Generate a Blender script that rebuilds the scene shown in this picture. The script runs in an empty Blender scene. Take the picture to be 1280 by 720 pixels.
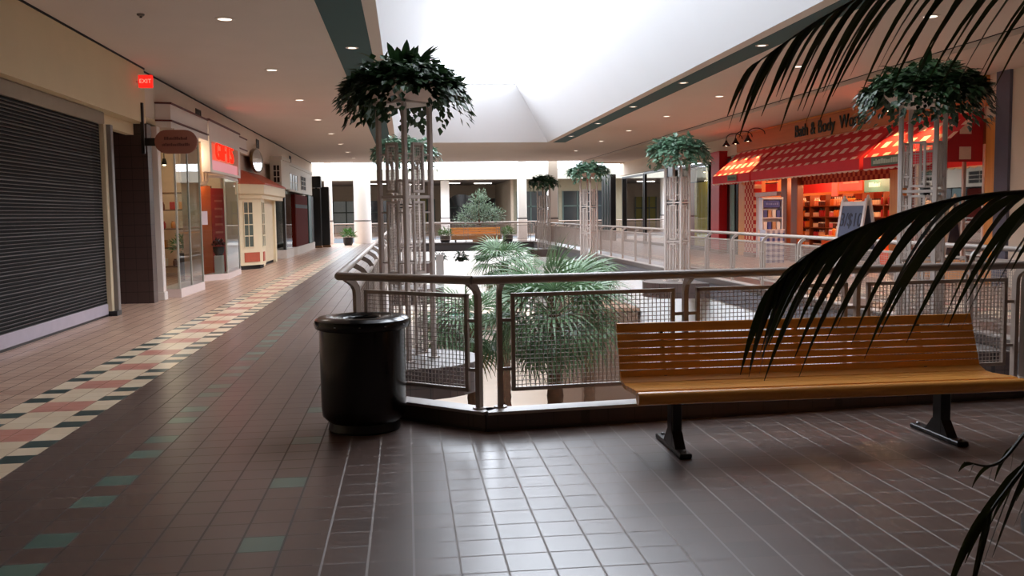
import bpy, math, random
from mathutils import Vector, Matrix
PI = math.pi
S = bpy.context.scene
COL = S.collection
rnd = random.Random(7)

# ------------------------------------------------------------------ camera, world, exposure
YAW, PITCH, ROLL, FPX, EYE = 0.112347, 0.0801199, 0.0138629, 1159.3, 1.55
cam = bpy.data.cameras.new('camera')
camo = bpy.data.objects.new('camera', cam)
COL.objects.link(camo)
fwd = Vector((math.sin(YAW) * math.cos(PITCH), math.cos(YAW) * math.cos(PITCH), -math.sin(PITCH)))
rt0 = Vector((math.cos(YAW), -math.sin(YAW), 0))
dn0 = fwd.cross(rt0)
rt = math.cos(ROLL) * rt0 + math.sin(ROLL) * dn0
dn = -math.sin(ROLL) * rt0 + math.cos(ROLL) * dn0
M = Matrix(((rt.x, -dn.x, -fwd.x, 0), (rt.y, -dn.y, -fwd.y, 0), (rt.z, -dn.z, -fwd.z, EYE), (0, 0, 0, 1)))
camo.matrix_world = M
cam.sensor_fit = 'HORIZONTAL'
cam.sensor_width = 36
cam.lens = 36 * FPX / 1280
cam.clip_start = 0.05
cam.clip_end = 300
S.camera = camo
S.view_settings.view_transform = 'Standard'
S.view_settings.look = 'None'
S.view_settings.gamma = 1
S.view_settings.use_curve_mapping = False
S.view_settings.exposure = 0.12
W = bpy.data.worlds.new('world')
S.world = W
W.use_nodes = True
W.node_tree.nodes['Background'].inputs[0].default_value = (0.75, 0.85, 1, 1)
W.node_tree.nodes['Background'].inputs[1].default_value = 0.6
S.cycles.use_denoising = True
S.cycles.max_bounces = 9
S.cycles.diffuse_bounces = 5
S.cycles.transparent_max_bounces = 24
S.cycles.caustics_reflective = False
S.cycles.caustics_refractive = False
S.cycles.sample_clamp_indirect = 6.0
SKY = 10.5        # light of the frosted skylight over the atrium
COURT = 6.0      # light of the glass roof over the far court
CAN = 105.0       # each recessed downlight, watts

# ------------------------------------------------------------------ materials
def lin(c):
    r = []
    for v in c:
        v /= 255.0
        r.append(v / 12.92 if v <= 0.04045 else ((v + 0.055) / 1.055) ** 2.4)
    return (*r, 1)

class NT:
    """small node-graph helper"""
    def __init__(s, name):
        s.m = bpy.data.materials.new(name)
        s.m.use_nodes = True
        s.t = s.m.node_tree
        s.b = s.t.nodes['Principled BSDF']
        s.out = s.t.nodes['Material Output']
    def n(s, ty, **kw):
        o = s.t.nodes.new(ty)
        for k, v in kw.items():
            setattr(o, k, v)
        return o
    def set(s, sock, v):
        if hasattr(v, 'is_linked'):
            s.t.links.new(v, sock)
        else:
            sock.default_value = v
    def math(s, op, a, b=None, c=None):
        o = s.n('ShaderNodeMath', operation=op)
        for i, v in enumerate((a, b, c)):
            if v is not None:
                s.set(o.inputs[i], v)
        return o.outputs[0]
    def mix(s, f, a, b):
        o = s.n('ShaderNodeMix', data_type='RGBA')
        s.set(o.inputs[0], f)
        s.set(o.inputs[6], a)
        s.set(o.inputs[7], b)
        return o.outputs[2]
    def coords(s, kind='Object'):
        tc = s.n('ShaderNodeTexCoord')
        sx = s.n('ShaderNodeSeparateXYZ')
        s.t.links.new(tc.outputs[kind], sx.inputs[0])
        s.obj = tc.outputs[kind]
        return sx.outputs
    def noise(s, scale, detail=3, vec=None):
        o = s.n('ShaderNodeTexNoise')
        o.inputs['Scale'].default_value = scale
        o.inputs['Detail'].default_value = detail
        if vec is None:
            tc = s.n('ShaderNodeTexCoord')
            vec = tc.outputs['Object']
        s.t.links.new(vec, o.inputs['Vector'])
        return o.outputs[0]
    def bump(s, h, strength=0.2, dist=0.01):
        o = s.n('ShaderNodeBump')
        o.inputs['Strength'].default_value = strength
        o.inputs['Distance'].default_value = dist
        s.t.links.new(h, o.inputs['Height'])
        s.t.links.new(o.outputs[0], s.b.inputs['Normal'])

MC = {}
def pm(name, rgb, rough=0.6, metal=0.0, spec=0.5, var=0.12, scale=6.0, bump=0.0, emit=None, es=0.0, rgb2=None, coat=0.0):
    """a plain material with procedural colour variation"""
    if name in MC:
        return MC[name]
    g = NT(name)
    c = lin(rgb)
    nz = g.noise(scale)
    c1 = tuple(max(0, v * (1 - var)) for v in c[:3]) + (1,)
    c2 = lin(rgb2) if rgb2 else tuple(min(1, v * (1 + var)) for v in c[:3]) + (1,)
    g.set(g.b.inputs['Base Color'], g.mix(nz, c1, c2))
    g.b.inputs['Roughness'].default_value = rough
    g.b.inputs['Metallic'].default_value = metal
    g.b.inputs['Specular IOR Level'].default_value = spec
    g.b.inputs['Coat Weight'].default_value = coat
    if bump:
        g.bump(nz, bump)
    if es:
        g.b.inputs['Emission Color'].default_value = lin(emit or rgb)
        g.b.inputs['Emission Strength'].default_value = es
    MC[name] = g.m
    return g.m

def emission_mat(name, rgb, st, var=0.0):
    g = NT(name)
    e = g.n('ShaderNodeEmission')
    e.inputs[0].default_value = lin(rgb)
    e.inputs[1].default_value = st
    g.t.links.new(e.outputs[0], g.out.inputs[0])
    return g.m

def glass_mat(name, tint=(225, 235, 232), refl=1.0):
    g = NT(name)
    tr = g.n('ShaderNodeBsdfTransparent')
    tr.inputs[0].default_value = lin(tint)
    gl = g.n('ShaderNodeBsdfGlossy')
    gl.inputs['Roughness'].default_value = 0.02
    fr = g.n('ShaderNodeFresnel')
    fr.inputs[0].default_value = 1.5
    mx = g.n('ShaderNodeMixShader')
    g.set(mx.inputs[0], g.math('MULTIPLY', fr.outputs[0], refl))
    g.t.links.new(tr.outputs[0], mx.inputs[1])
    g.t.links.new(gl.outputs[0], mx.inputs[2])
    g.t.links.new(mx.outputs[0], g.out.inputs[0])
    return g.m

TILE = 0.205
def floor_mat():
    g = NT('quarry_tile')
    x, y, z = g.coords()
    mth = g.math
    cx = mth('FLOOR', mth('DIVIDE', x, TILE))
    cy = mth('FLOOR', mth('DIVIDE', y, TILE))
    fx = mth('FRACT', mth('DIVIDE', x, TILE))
    fy = mth('FRACT', mth('DIVIDE', y, TILE))
    gw = 0.026
    def edge(f):
        a = mth('LESS_THAN', f, gw)
        b = mth('GREATER_THAN', f, 1 - gw)
        return mth('MAXIMUM', a, b)
    gx = edge(fx)
    grout = mth('MAXIMUM', gx, edge(fy))
    row = mth('FLOORED_MODULO', cy, 5.0)
    def eq(a, v):
        return mth('COMPARE', a, float(v), 0.1)
    def between(a, lo, hi):
        return mth('MULTIPLY', mth('GREATER_THAN', a, lo - 0.5), mth('LESS_THAN', a, hi + 0.5))
    # random tone of each tile
    cmb = g.n('ShaderNodeCombineXYZ')
    g.set(cmb.inputs[0], cx)
    g.set(cmb.inputs[1], cy)
    wn = g.n('ShaderNodeTexWhiteNoise', noise_dimensions='2D')
    g.t.links.new(cmb.outputs[0], wn.inputs[0])
    tone = wn.outputs[0]
    big = g.noise(0.8, 3)
    dark = g.mix(tone, lin((93, 75, 68)), lin((107, 87, 79)))
    dark = g.mix(mth('MULTIPLY', big, 0.5), dark, lin((88, 71, 65)))
    tan = g.mix(tone, lin((178, 142, 122)), lin((194, 160, 138)))
    cream = g.mix(tone, lin((214, 190, 160)), lin((228, 206, 178)))
    pink = g.mix(tone, lin((186, 122, 106)), lin((200, 138, 120)))
    green = g.mix(tone, lin((52, 68, 66)), lin((66, 82, 78)))
    teal = g.mix(tone, lin((84, 108, 98)), lin((98, 120, 108)))
    rows24 = mth('MAXIMUM', eq(row, 0), eq(row, 2))
    rows01 = mth('MAXIMUM', eq(row, 3), eq(row, 4))
    # left strip : columns -16..-13
    instrip = between(cx, -16, -13)
    centre = between(cx, -15, -14)
    outer = mth('MULTIPLY', instrip, mth('SUBTRACT', 1.0, centre))
    c = g.mix(mth('LESS_THAN', cx, -15.5), dark, tan)
    # the walkway along the shops on the right is tan as well
    c = g.mix(mth('GREATER_THAN', cx, 43.5), c, tan)
    instrip2 = between(cx, 40, 43)
    centre2 = between(cx, 41, 42)
    strip = mth('MAXIMUM', instrip, instrip2)
    cen = mth('MAXIMUM', centre, centre2)
    out = mth('MULTIPLY', strip, mth('SUBTRACT', 1.0, cen))
    c = g.mix(strip, c, cream)
    c = g.mix(mth('MULTIPLY', cen, rows01), c, pink)
    c = g.mix(mth('MULTIPLY', out, rows24), c, green)
    c = g.mix(mth('MULTIPLY', eq(cx, -9), rows24), c, teal)
    c = g.mix(mth('MULTIPLY', eq(cx, -4), eq(row, 1)), c, teal)
    c = g.mix(mth('MULTIPLY', grout, mth('SUBTRACT', mth('ADD', 0.4, mth('MULTIPLY', gx, 0.5)), mth('MULTIPLY', strip, 0.3))), c, g.mix(strip, g.mix(mth('GREATER_THAN', x, -0.45), lin((70, 57, 51)), lin((158, 148, 143))), lin((150, 122, 104))))
    g.set(g.b.inputs['Base Color'], c)
    r = mth('ADD', 0.27, mth('MULTIPLY', g.noise(0.9, 2), 0.08))
    r = mth('ADD', r, mth('MULTIPLY', grout, 0.4))
    g.set(g.b.inputs['Roughness'], r)
    g.b.inputs['Specular IOR Level'].default_value = 0.5
    h = mth('SUBTRACT', 1.0, grout)
    g.bump(h, 0.12, 0.003)
    return g.m

def grid_tile_mat(name, rgb, grout, sx, sz, rough=0.35):
    """wall tiles in a plain grid along object x/y and z"""
    g = NT(name)
    x, y, z = g.coords()
    m = g.math
    def e(v, s, w):
        return m('LESS_THAN', m('FRACT', m('DIVIDE', v, s)), w)
    k = m('MAXIMUM', e(z, sz, 0.04), m('MAXIMUM', e(x, sx, 0.03), e(y, sx, 0.03)))
    nz = g.noise(5)
    c = lin(rgb)
    a = g.mix(nz, tuple(v * 0.85 for v in c[:3]) + (1,), c)
    g.set(g.b.inputs['Base Color'], g.mix(k, a, lin(grout)))
    g.b.inputs['Roughness'].default_value = rough
    return g.m

def check_mat(name, a, b, size, axes='yz', rough=0.8, mode='checker', light=None):
    """checks or gingham in object space"""
    g = NT(name)
    o = dict(zip('xyz', g.coords()))
    m = g.math
    u = m('LESS_THAN', m('FRACT', m('DIVIDE', m('ADD', o[axes[0]], 50.0), size[0])), 0.5)
    v = m('LESS_THAN', m('FRACT', m('DIVIDE', m('ADD', o[axes[1]], 50.0), size[1])), 0.5)
    if mode == 'checker':
        f = m('ABSOLUTE', m('SUBTRACT', u, v))
        c = g.mix(f, lin(a), lin(b))
    elif mode == 'squares':
        c = g.mix(m('MULTIPLY', u, v), lin(a), lin(b))
    else:
        c = g.mix(m('MULTIPLY', m('ADD', u, v), 0.5), lin(a), lin(b))
    nz = g.noise(30)
    c = g.mix(m('MULTIPLY', nz, 0.18), c, (0, 0, 0, 1))
    g.set(g.b.inputs['Base Color'], c)
    g.b.inputs['Roughness'].default_value = rough
    return g.m

def wood_mat(name, a, b, rough=0.35, axis=0, sc=1.0):
    g = NT(name)
    tc = g.n('ShaderNodeTexCoord')
    mp = g.n('ShaderNodeMapping')
    s = [14 * sc, 14 * sc, 14 * sc]
    s[axis] = 0.9 * sc
    mp.inputs['Scale'].default_value = s
    g.t.links.new(tc.outputs['Object'], mp.inputs[0])
    n1 = g.noise(2.2, 5, mp.outputs[0])
    g.set(g.b.inputs['Base Color'], g.mix(n1, lin(a), lin(b)))
    g.b.inputs['Roughness'].default_value = rough
    g.bump(n1, 0.08)
    return g.m

def leaf_mat(name, a, b, rough=0.45, tr=0.25):
    g = NT(name)
    nz = g.noise(9, 2)
    c = g.mix(nz, lin(a), lin(b))
    g.set(g.b.inputs['Base Color'], c)
    g.b.inputs['Roughness'].default_value = rough
    t = g.n('ShaderNodeBsdfTranslucent')
    g.set(t.inputs[0], c)
    mx = g.n('ShaderNodeMixShader')
    mx.inputs[0].default_value = tr
    g.t.links.new(g.b.outputs[0], mx.inputs[1])
    g.t.links.new(t.outputs[0], mx.inputs[2])
    g.t.links.new(mx.outputs[0], g.out.inputs[0])
    return g.m

M_floor = floor_mat()
M_ceil = pm('ceiling_paint', (224, 212, 203), 0.85, var=0.04, scale=1.2)
M_soffit = pm('soffit_paint', (212, 200, 190), 0.85, var=0.04, scale=1.2)
M_white = pm('white_plaster', (214, 214, 216), 0.8, var=0.02, scale=0.6)
M_teal = pm('teal_paint', (40, 84, 88), 0.7, var=0.06, scale=2)
M_cream = pm('cream_wall', (222, 204, 168), 0.8, var=0.05, scale=1.5)
M_wall = pm('beige_wall', (222, 208, 190), 0.8, var=0.05, scale=1.5)
M_trimw = pm('white_trim', (222, 212, 204), 0.5, var=0.04, scale=3)
M_dark = pm('dark_reveal', (30, 26, 25), 0.8)
M_black = pm('black_metal', (18, 18, 19), 0.35, spec=0.5, var=0.2)
M_browntile = grid_tile_mat('brown_wall_tile', (84, 66, 62), (40, 32, 31), 0.205, 0.205)
M_rail = pm('taupe_rail_paint', (166, 151, 141), 0.38, spec=0.5, var=0.05, scale=4)
M_stand = pm('taupe_stand_paint', (190, 177, 169), 0.45, spec=0.4, var=0.05, scale=4)
M_curb = grid_tile_mat('curb_tile', (84, 72, 68), (62, 54, 50), 0.205, 0.6)
M_curbtop = pm('curb_lit_top', (168, 158, 152), 0.4, var=0.06)  # paler than the curb: light falling on its top is put into the colour
M_slab = pm('slab_fascia', (92, 88, 92), 0.6, var=0.06)
M_glass = glass_mat('shop_glass')
M_alu = pm('aluminium', (150, 150, 150), 0.35, metal=0.8, var=0.08)
M_burg = pm('burgundy_trim', (88, 32, 30), 0.5)
M_soil = pm('soil', (46, 34, 26), 0.95, bump=0.5, scale=40)

# ------------------------------------------------------------------ mesh builder
class MB:
    def __init__(s):
        s.v, s.f, s.mi, s.k = [], [], [], 0
    def add(s, vs, fs):
        o = len(s.v)
        s.v += [tuple(p) for p in vs]
        s.f += [tuple(i + o for i in f) for f in fs]
        s.mi += [s.k] * len(fs)
        return s
    def box(s, x0, x1, y0, y1, z0, z1):
        return s.add([(x0, y0, z0), (x1, y0, z0), (x1, y1, z0), (x0, y1, z0), (x0, y0, z1), (x1, y0, z1), (x1, y1, z1), (x0, y1, z1)],
                     [(0, 3, 2, 1), (4, 5, 6, 7), (0, 1, 5, 4), (1, 2, 6, 5), (2, 3, 7, 6), (3, 0, 4, 7)])
    def cbox(s, x0, x1, y0, y1, z0, z1, b=0.01):
        """box with its vertical and top edges eased"""
        def ring(i, z):
            return [(x0 + i + b, y0 + i, z), (x1 - i - b, y0 + i, z), (x1 - i, y0 + i + b, z), (x1 - i, y1 - i - b, z),
                    (x1 - i - b, y1 - i, z), (x0 + i + b, y1 - i, z), (x0 + i, y1 - i - b, z), (x0 + i, y0 + i + b, z)]
        rs = [ring(b, z0), ring(0, z0 + b), ring(0, z1 - b), ring(b, z1)]
        return s.rings(rs, True, True)
    def rings(s, rs, c0=True, c1=True, closed=True):
        n = len(rs[0])
        vs = [p for r in rs for p in r]
        fs = []
        for i in range(len(rs) - 1):
            for j in range(n if closed else n - 1):
                a, b = i * n + j, i * n + (j + 1) % n
                fs.append((a, b, b + n, a + n))
        if c0:
            fs.append(tuple(range(n))[::-1])
        if c1:
            fs.append(tuple(range((len(rs) - 1) * n, len(rs) * n)))
        return s.add(vs, fs)
    def prism(s, poly, z0, z1):
        return s.rings([[(p[0], p[1], z0) for p in poly], [(p[0], p[1], z1) for p in poly]])
    def lathe(s, prof, n=24, c=(0, 0, 0), c0=True, c1=True):
        rs = [[(c[0] + r * math.cos(2 * PI * j / n), c[1] + r * math.sin(2 * PI * j / n), c[2] + z) for j in range(n)] for r, z in prof]
        return s.rings(rs, c0, c1)
    def tube(s, pts, r, n=8, sq=None, up=None):
        """sweep along points; r number or list; sq=(w,h) sweeps a rectangle"""
        pts = [Vector(p) for p in pts]
        rs = []
        N = len(pts)
        prev = None
        for i, p in enumerate(pts):
            d = (pts[min(i + 1, N - 1)] - pts[max(i - 1, 0)]).normalized()
            if up is not None:
                a = Vector(up)
            elif prev is None:
                a = Vector((0, 0, 1)) if abs(d.z) < 0.9 else Vector((1, 0, 0))
            else:
                a = prev
            u = (a - d * a.dot(d)).normalized()
            prev = u
            w = d.cross(u)
            rr = r[i] if isinstance(r, (list, tuple)) else r
            if sq:
                rs.append([p + w * (sx * sq[0] / 2) + u * (sy * sq[1] / 2) for sx, sy in ((-1, -1), (1, -1), (1, 1), (-1, 1))])
            else:
                rs.append([p + w * (rr * math.cos(2 * PI * j / n)) + u * (rr * math.sin(2 * PI * j / n)) for j in range(n)])
        return s.rings(rs)
    def quad(s, *p):
        return s.add(p, [tuple(range(len(p)))])
    def leaf(s, p, d, up, L, w, droop=0.2):
        d = d.normalized()
        u = (up - d * up.dot(d))
        if u.length < 1e-4:
            u = Vector((1, 0, 0))
        u.normalize()
        t = d.cross(u)
        a = p
        m = p + d * L * 0.45 - u * (0.10 * L)
        l = p + d * L * 0.4 + t * w * 0.5
        r = p + d * L * 0.4 - t * w * 0.5
        e = p + d * L - u * droop * L
        return s.add([a, l, m, r, e], [(0, 2, 1), (0, 3, 2), (1, 2, 4), (2, 3, 4)])
    def strip(s, pts, ws, side):
        """flat tapering blade along pts with a slight keel"""
        vs = []
        for p, w in zip(pts, ws):
            vs += [p + side * w, p - Vector((0, 0, 0.3 * w)), p - side * w]
        fs = []
        for i in range(len(pts) - 1):
            a = i * 3
            fs += [(a, a + 1, a + 4, a + 3), (a + 1, a + 2, a + 5, a + 4)]
        return s.add(vs, fs)
    def mesh(s, name, mats, smooth=False):
        me = bpy.data.meshes.new(name)
        me.from_pydata(s.v, [], s.f)
        for m in (mats if isinstance(mats, (list, tuple)) else [mats]):
            me.materials.append(m)
        if any(s.mi):
            me.polygons.foreach_set('material_index', s.mi)
        if smooth:
            me.polygons.foreach_set('use_smooth', [True] * len(s.f))
            try:
                me.set_sharp_from_angle(angle=0.7)
            except Exception:
                pass
        me.update()
        return me
    def build(s, name, mats, parent=None, smooth=False, loc=None):
        o = bpy.data.objects.new(name, s.mesh(name, mats, smooth))
        COL.objects.link(o)
        if parent:
            o.parent = parent
        if loc:
            o.location = loc
        return o

def tag(o, label, cat, group=None, kind=None):
    if label:
        o['label'] = label
    if cat:
        o['category'] = cat
    if group:
        o['group'] = group
    if kind:
        o['kind'] = kind
    return o
def thing(name, label, cat, loc=(0, 0, 0), rz=0.0, group=None):
    o = bpy.data.objects.new(name, None)
    o.empty_display_size = 0.2
    COL.objects.link(o)
    o.location = loc
    o.rotation_euler = (0, 0, rz)
    return tag(o, label, cat, group)
def struct(name, mb, mats, smooth=False):
    o = mb.build(name, mats, None, smooth)
    o['kind'] = 'structure'
    return o
def kids(o):
    return [c for c in ALLKIDS.get(o.name, [])] if False else list(o.children)
def dup(o, parent=None):
    c = o.copy()
    COL.objects.link(c)
    if parent:
        c.parent = parent
    for ch in list(o.children):
        dup(ch, c)
    return c
def dupthing(o, loc, rz=None, label=None, group=None):
    c = dup(o)
    c.location = loc
    if rz is not None:
        c.rotation_euler = (0, 0, rz)
    if label:
        c['label'] = label
    if group:
        c['group'] = group
    return c
def text_mesh(body, size, extrude=0.01):
    cu = bpy.data.curves.new('lettering', 'FONT')
    cu.body = body
    cu.size = size
    cu.extrude = extrude
    cu.align_x = 'CENTER'
    cu.align_y = 'CENTER'
    ob = bpy.data.objects.new('lettering', cu)
    COL.objects.link(ob)
    dg = bpy.context.evaluated_depsgraph_get()
    me = bpy.data.meshes.new_from_object(ob.evaluated_get(dg))
    bpy.data.objects.remove(ob)
    return me
def text(name, body, size, mat, parent, loc, rot, extrude=0.01, sx=1.0):
    me = text_mesh(body, size, extrude)
    me.materials.clear()
    me.materials.append(mat)
    o = bpy.data.objects.new(name, me)
    COL.objects.link(o)
    o.parent = parent
    o.location = loc
    o.rotation_euler = rot
    o.scale = (sx, 1, 1)
    return o
FACE_R = (PI / 2, 0, -PI / 2)     # lettering that faces -X
FACE_L = (PI / 2, 0, PI / 2)      # lettering that faces +X
FACE_F = (PI / 2, 0, 0)           # lettering that faces -Y
ORD = ['nearest', 'second nearest', 'third', 'fourth', 'fifth', 'sixth', 'seventh', 'eighth', 'ninth', 'tenth']

# ------------------------------------------------------------------ setting
CZ = 4.25
YE = 48.3
XL, XR = -4.63, 11.5
YB = -7.0
# upper floor with the atrium well left open
SL = -0.30
f = MB()
f.quad((-10, YB, 0), (17, YB, 0), (17, 6.5, 0), (-10, 6.5, 0))
f.quad((-10, 6.5, 0), (0.585, 6.5, 0), (0.585, 6.655, 0), (SL, 7.42, 0), (-10, 7.42, 0))
f.quad((0.585, 6.5, 0), (17, 6.5, 0), (17, 7.1, 0), (5.0, 7.1, 0), (0.585, 6.655, 0))
f.quad((5.0, 7.1, 0), (17, 7.1, 0), (17, 8.4, 0), (6.42, 8.4, 0))
f.quad((-10, 7.42, 0), (SL, 7.42, 0), (SL, 47, 0), (-10, 47, 0))
f.quad((6.42, 8.4, 0), (17, 8.4, 0), (17, 47, 0), (6.42, 47, 0))
f.quad((-10, 47, 0), (17, 47, 0), (17, 53.5, 0), (-10, 53.5, 0))
f.quad((-12, 67, 0), (20, 67, 0), (20, 84, 0), (-12, 84, 0))
struct('floor', f, M_floor)
# underside and edge of the slab
f = MB()
SB = -0.32
edge = [(SL, 47), (SL, 7.42), (0.585, 6.655), (5.0, 7.1), (6.42, 8.4), (6.42, 47)]
for a, b in zip(edge[:-1], edge[1:]):
    f.quad((a[0], a[1], -0.005), (b[0], b[1], -0.005), (b[0], b[1], SB), (a[0], a[1], SB))
f.quad((SL, 47, -0.005), (6.42, 47, -0.005), (6.42, 47, SB), (SL, 47, SB))
f.quad((-10, 6.5, SB), (SL, 6.5, SB), (SL, 53, SB), (-10, 53, SB))
f.quad((6.42, 6.5, SB), (17, 6.5, SB), (17, 53, SB), (6.42, 53, SB))
f.quad((SL, 47, SB), (6.42, 47, SB), (6.42, 53.5, SB), (SL, 53.5, SB))
f.quad((-10, 53.5, 0), (17, 53.5, 0), (17, 53.5, SB), (-10, 53.5, SB))
struct('trim_1', f, M_slab)
# curb round the well
def curb(mb, a, b, w, h=0.13, inset=0.0):
    a, b = Vector((*a, 0)), Vector((*b, 0))
    d = (b - a).normalized()
    n = Vector((-d.y, d.x, 0))
    a, b = a - d * 0.06, b + d * 0.06
    mb.tube([a + n * (w / 2 + inset) + Vector((0, 0, h / 2)), b + n * (w / 2 + inset) + Vector((0, 0, h / 2))], 0, sq=(w, h), up=(0, 0, 1))
f = MB()
cw = 0.16
for a, b in zip(edge[:-1], edge[1:]):
    curb(f, a, b, -cw, 0.12)
curb(f, (6.42, 47), (SL, 47), -cw, 0.12)
struct('trim_2', f, M_curb)
f = MB()
for a, b in zip(edge[:-1], edge[1:]):
    A, B = Vector((*a, 0.13)), Vector((*b, 0.13))
    d = (B - A).normalized()
    n = Vector((-d.y, d.x, 0))
    f.tube([A - n * (cw / 2) - d * 0.05, B - n * (cw / 2) + d * 0.05], 0, sq=(cw + 0.012, 0.022), up=(0, 0, 1))
struct('trim_3', f, M_curbtop)
# half-round ledges for the plant stands
LEDGE = []
for (x, y) in [(0.0, 10), (0.0, 20), (0.0, 30)]:
    LEDGE.append([(SL, y - 0.8)] + [(x + 0.05 + 0.72 * math.cos(t), y + 0.72 * math.sin(t)) for t in [(-PI / 2) + PI * k / 12 for k in range(13)]] + [(SL, y + 0.8)])
for (x, y) in [(5.95, 10), (5.95, 20), (5.95, 30), (5.95, 40)]:
    LEDGE.append([(6.42, y - 0.8), (6.42, y + 0.8)] + [(x - 0.05 + 0.72 * math.cos(t), y + 0.72 * math.sin(t)) for t in [(PI / 2) + PI * k / 12 for k in range(13)]])
f = MB()
for p in LEDGE:
    f.k = 0
    f.prism(p, SB, -0.006)
    f.k = 1
    f.prism(p, -0.005, 0.004)
struct('trim_4', f, [M_browntile, pm('ledge_top', (118, 110, 106), 0.5)])

# ceiling with the skylight opening
SKX0, SKX1, SKY0, SKY1 = -0.32, 5.45, 6.6, 35.4
f = MB()
f.quad((-10, YB, CZ), (SKX0, YB, CZ), (SKX0, YE, CZ), (-10, YE, CZ))
f.quad((SKX1, YB, CZ), (9.28, YB, CZ), (9.28, YE, CZ), (SKX1, YE, CZ))
f.quad((SKX0, YB, CZ), (SKX1, YB, CZ), (SKX1, SKY0, CZ), (SKX0, SKY0, CZ))
f.quad((SKX0, SKY1, CZ), (SKX1, SKY1, CZ), (SKX1, YE, CZ), (SKX0, YE, CZ))
f.quad((-10, YE, CZ), (9.28, YE, CZ), (9.28, YE, CZ + 0.9), (-10, YE, CZ + 0.9))
struct('ceiling', f, M_ceil)
f = MB()
f.box(9.28, 17, YB, YE, CZ - 0.10, CZ + 0.3)
struct('ceiling_right', f, M_soffit)
f = MB()
f.box(9.262, 9.279, YB, YE, CZ - 0.012, CZ - 0.001)
struct('trim_5', f, M_dark)
f = MB()
f.box(-1.08, -0.50, YB, SKY1 + 0.3, CZ - 0.006, CZ + 0.02)
f.box(5.66, 6.14, YB, SKY1 + 0.1, CZ - 0.006, CZ + 0.02)
struct('trim_6', f, M_teal)
# sloping skylight well
TX0, TX1, TY0, TY1, TZ = 1.15, 4.05, 8.2, 33.8, 6.2
f = MB()
b = [(SKX0, SKY0, CZ), (SKX1, SKY0, CZ), (SKX1, SKY1, CZ), (SKX0, SKY1, CZ)]
t = [(TX0, TY0, TZ), (TX1, TY0, TZ), (TX1, TY1, TZ), (TX0, TY1, TZ)]
for i in range(4):
    j = (i + 1) % 4
    f.quad(b[i], b[j], t[j], t[i])
struct('wall_skylight', f, M_white)
# frosted skylight panes and bars
M_sky = emission_mat('frosted_skylight', (236, 244, 255), SKY)
f = MB()
f.box(TX0 - 0.02, TX1 + 0.02, TY0 - 0.02, TY1 + 0.02, TZ + 0.03, TZ + 0.06)
struct('window_1', f, M_sky)
f = MB()
for k in range(1, 13):
    y = TY0 + (TY1 - TY0) * k / 13
    f.box(TX0, TX1, y - 0.03, y + 0.03, TZ - 0.03, TZ + 0.03)
struct('trim_7', f, M_white)

# left wall
f = MB()
f.box(-5.0, XL, YB, 17.58, 3.26, CZ)          # bulkhead above the shutter
f.box(-5.0, -4.86, YB, 17.6, 3.06, 3.26)
f.box(-5.0, -4.8, YB, 9.2, 0, 3.26)           # wall before the shutter
struct('wall_left', f, M_cream)
for nm, y0, y1, x1, z0, z1 in (('header', 17.6, 49.5, -4.72, 3.42, CZ), ('pier_1', 27.75, 28.0, -4.87, 0, 3.42), ('pier_4', 28.0, 34.9, -4.89, 0, 3.42), ('pier_3', 45.8, 49.5, -4.95, 0, 3.42)):
    struct('wall_left_shops_' + nm, MB().box(-5.3, x1, y0, y1, z0, z1), M_wall)
f = MB()
f.box(XL - 0.005, XL + 0.012, YB, 17.6, CZ - 0.03, CZ - 0.001)
f.box(-4.73, -4.705, 17.6, YE, CZ - 0.03, CZ - 0.001)
struct('trim_8', f, M_dark)
f = MB()
f.box(-5.6, XL, 17.6, 17.88, 0, 3.259)
struct('wall_left_pier', f, M_browntile)
f = MB()
f.box(-10, -9.9, YB, 50, 0, CZ)
f.box(-10, -5.0, 17.9, 18.1, 0, CZ)
f.box(-10, -5.3, 27.7, 27.95, 0, CZ)
f.box(-10, 17, YB - 0.1, YB, 0, CZ)
f.box(16.9, 17, YB, 50, 0, CZ)
struct('wall_outer', f, M_wall)

# right wall : plain stretch, then the shops
f = MB()
f.box(XR, XR + 0.2, YB, 16.66, 0, CZ - 0.1)
f.box(XR, XR + 0.2, 16.66, 31.6, 3.3, CZ - 0.1)
f.box(XR, XR + 0.2, 31.6, 49.4, 3.48, CZ - 0.1)
struct('wall_right', f, M_wall)
f = MB()
f.box(XR - 0.06, XR + 0.2, 16.66, 17.07, 0, CZ - 0.1)
struct('wall_right_pier', f, pm('slate_blue_paint', (92, 92, 108), 0.6))

# lower level
LZ = -4.5
M_low = pm('lower_floor_tile', (206, 182, 158), 0.4, var=0.06, scale=2)
f = MB()
f.quad((-10, 5, LZ), (17, 5, LZ), (17, 75, LZ), (-10, 75, LZ))
struct('floor_lower', f, M_low)
f = MB()
f.box(6.44, 6.6, 6, 47, LZ, SB)
f.box(-3.2, -3.0, 6, 60, LZ, SB)
f.box(-3.2, 12, 58.5, 58.7, LZ, 0)
f.box(-3.2, 7, 6.0, 6.2, LZ, SB)
struct('wall_lower', f, pm('lower_white', (240, 240, 240), 0.7, var=0.02))
f = MB()
f.prism([(1.35, 43.4), (1.7, 43.4), (1.7, 43.75), (1.35, 43.75)], LZ, SB)
struct('trim_9', f, M_white)

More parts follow.
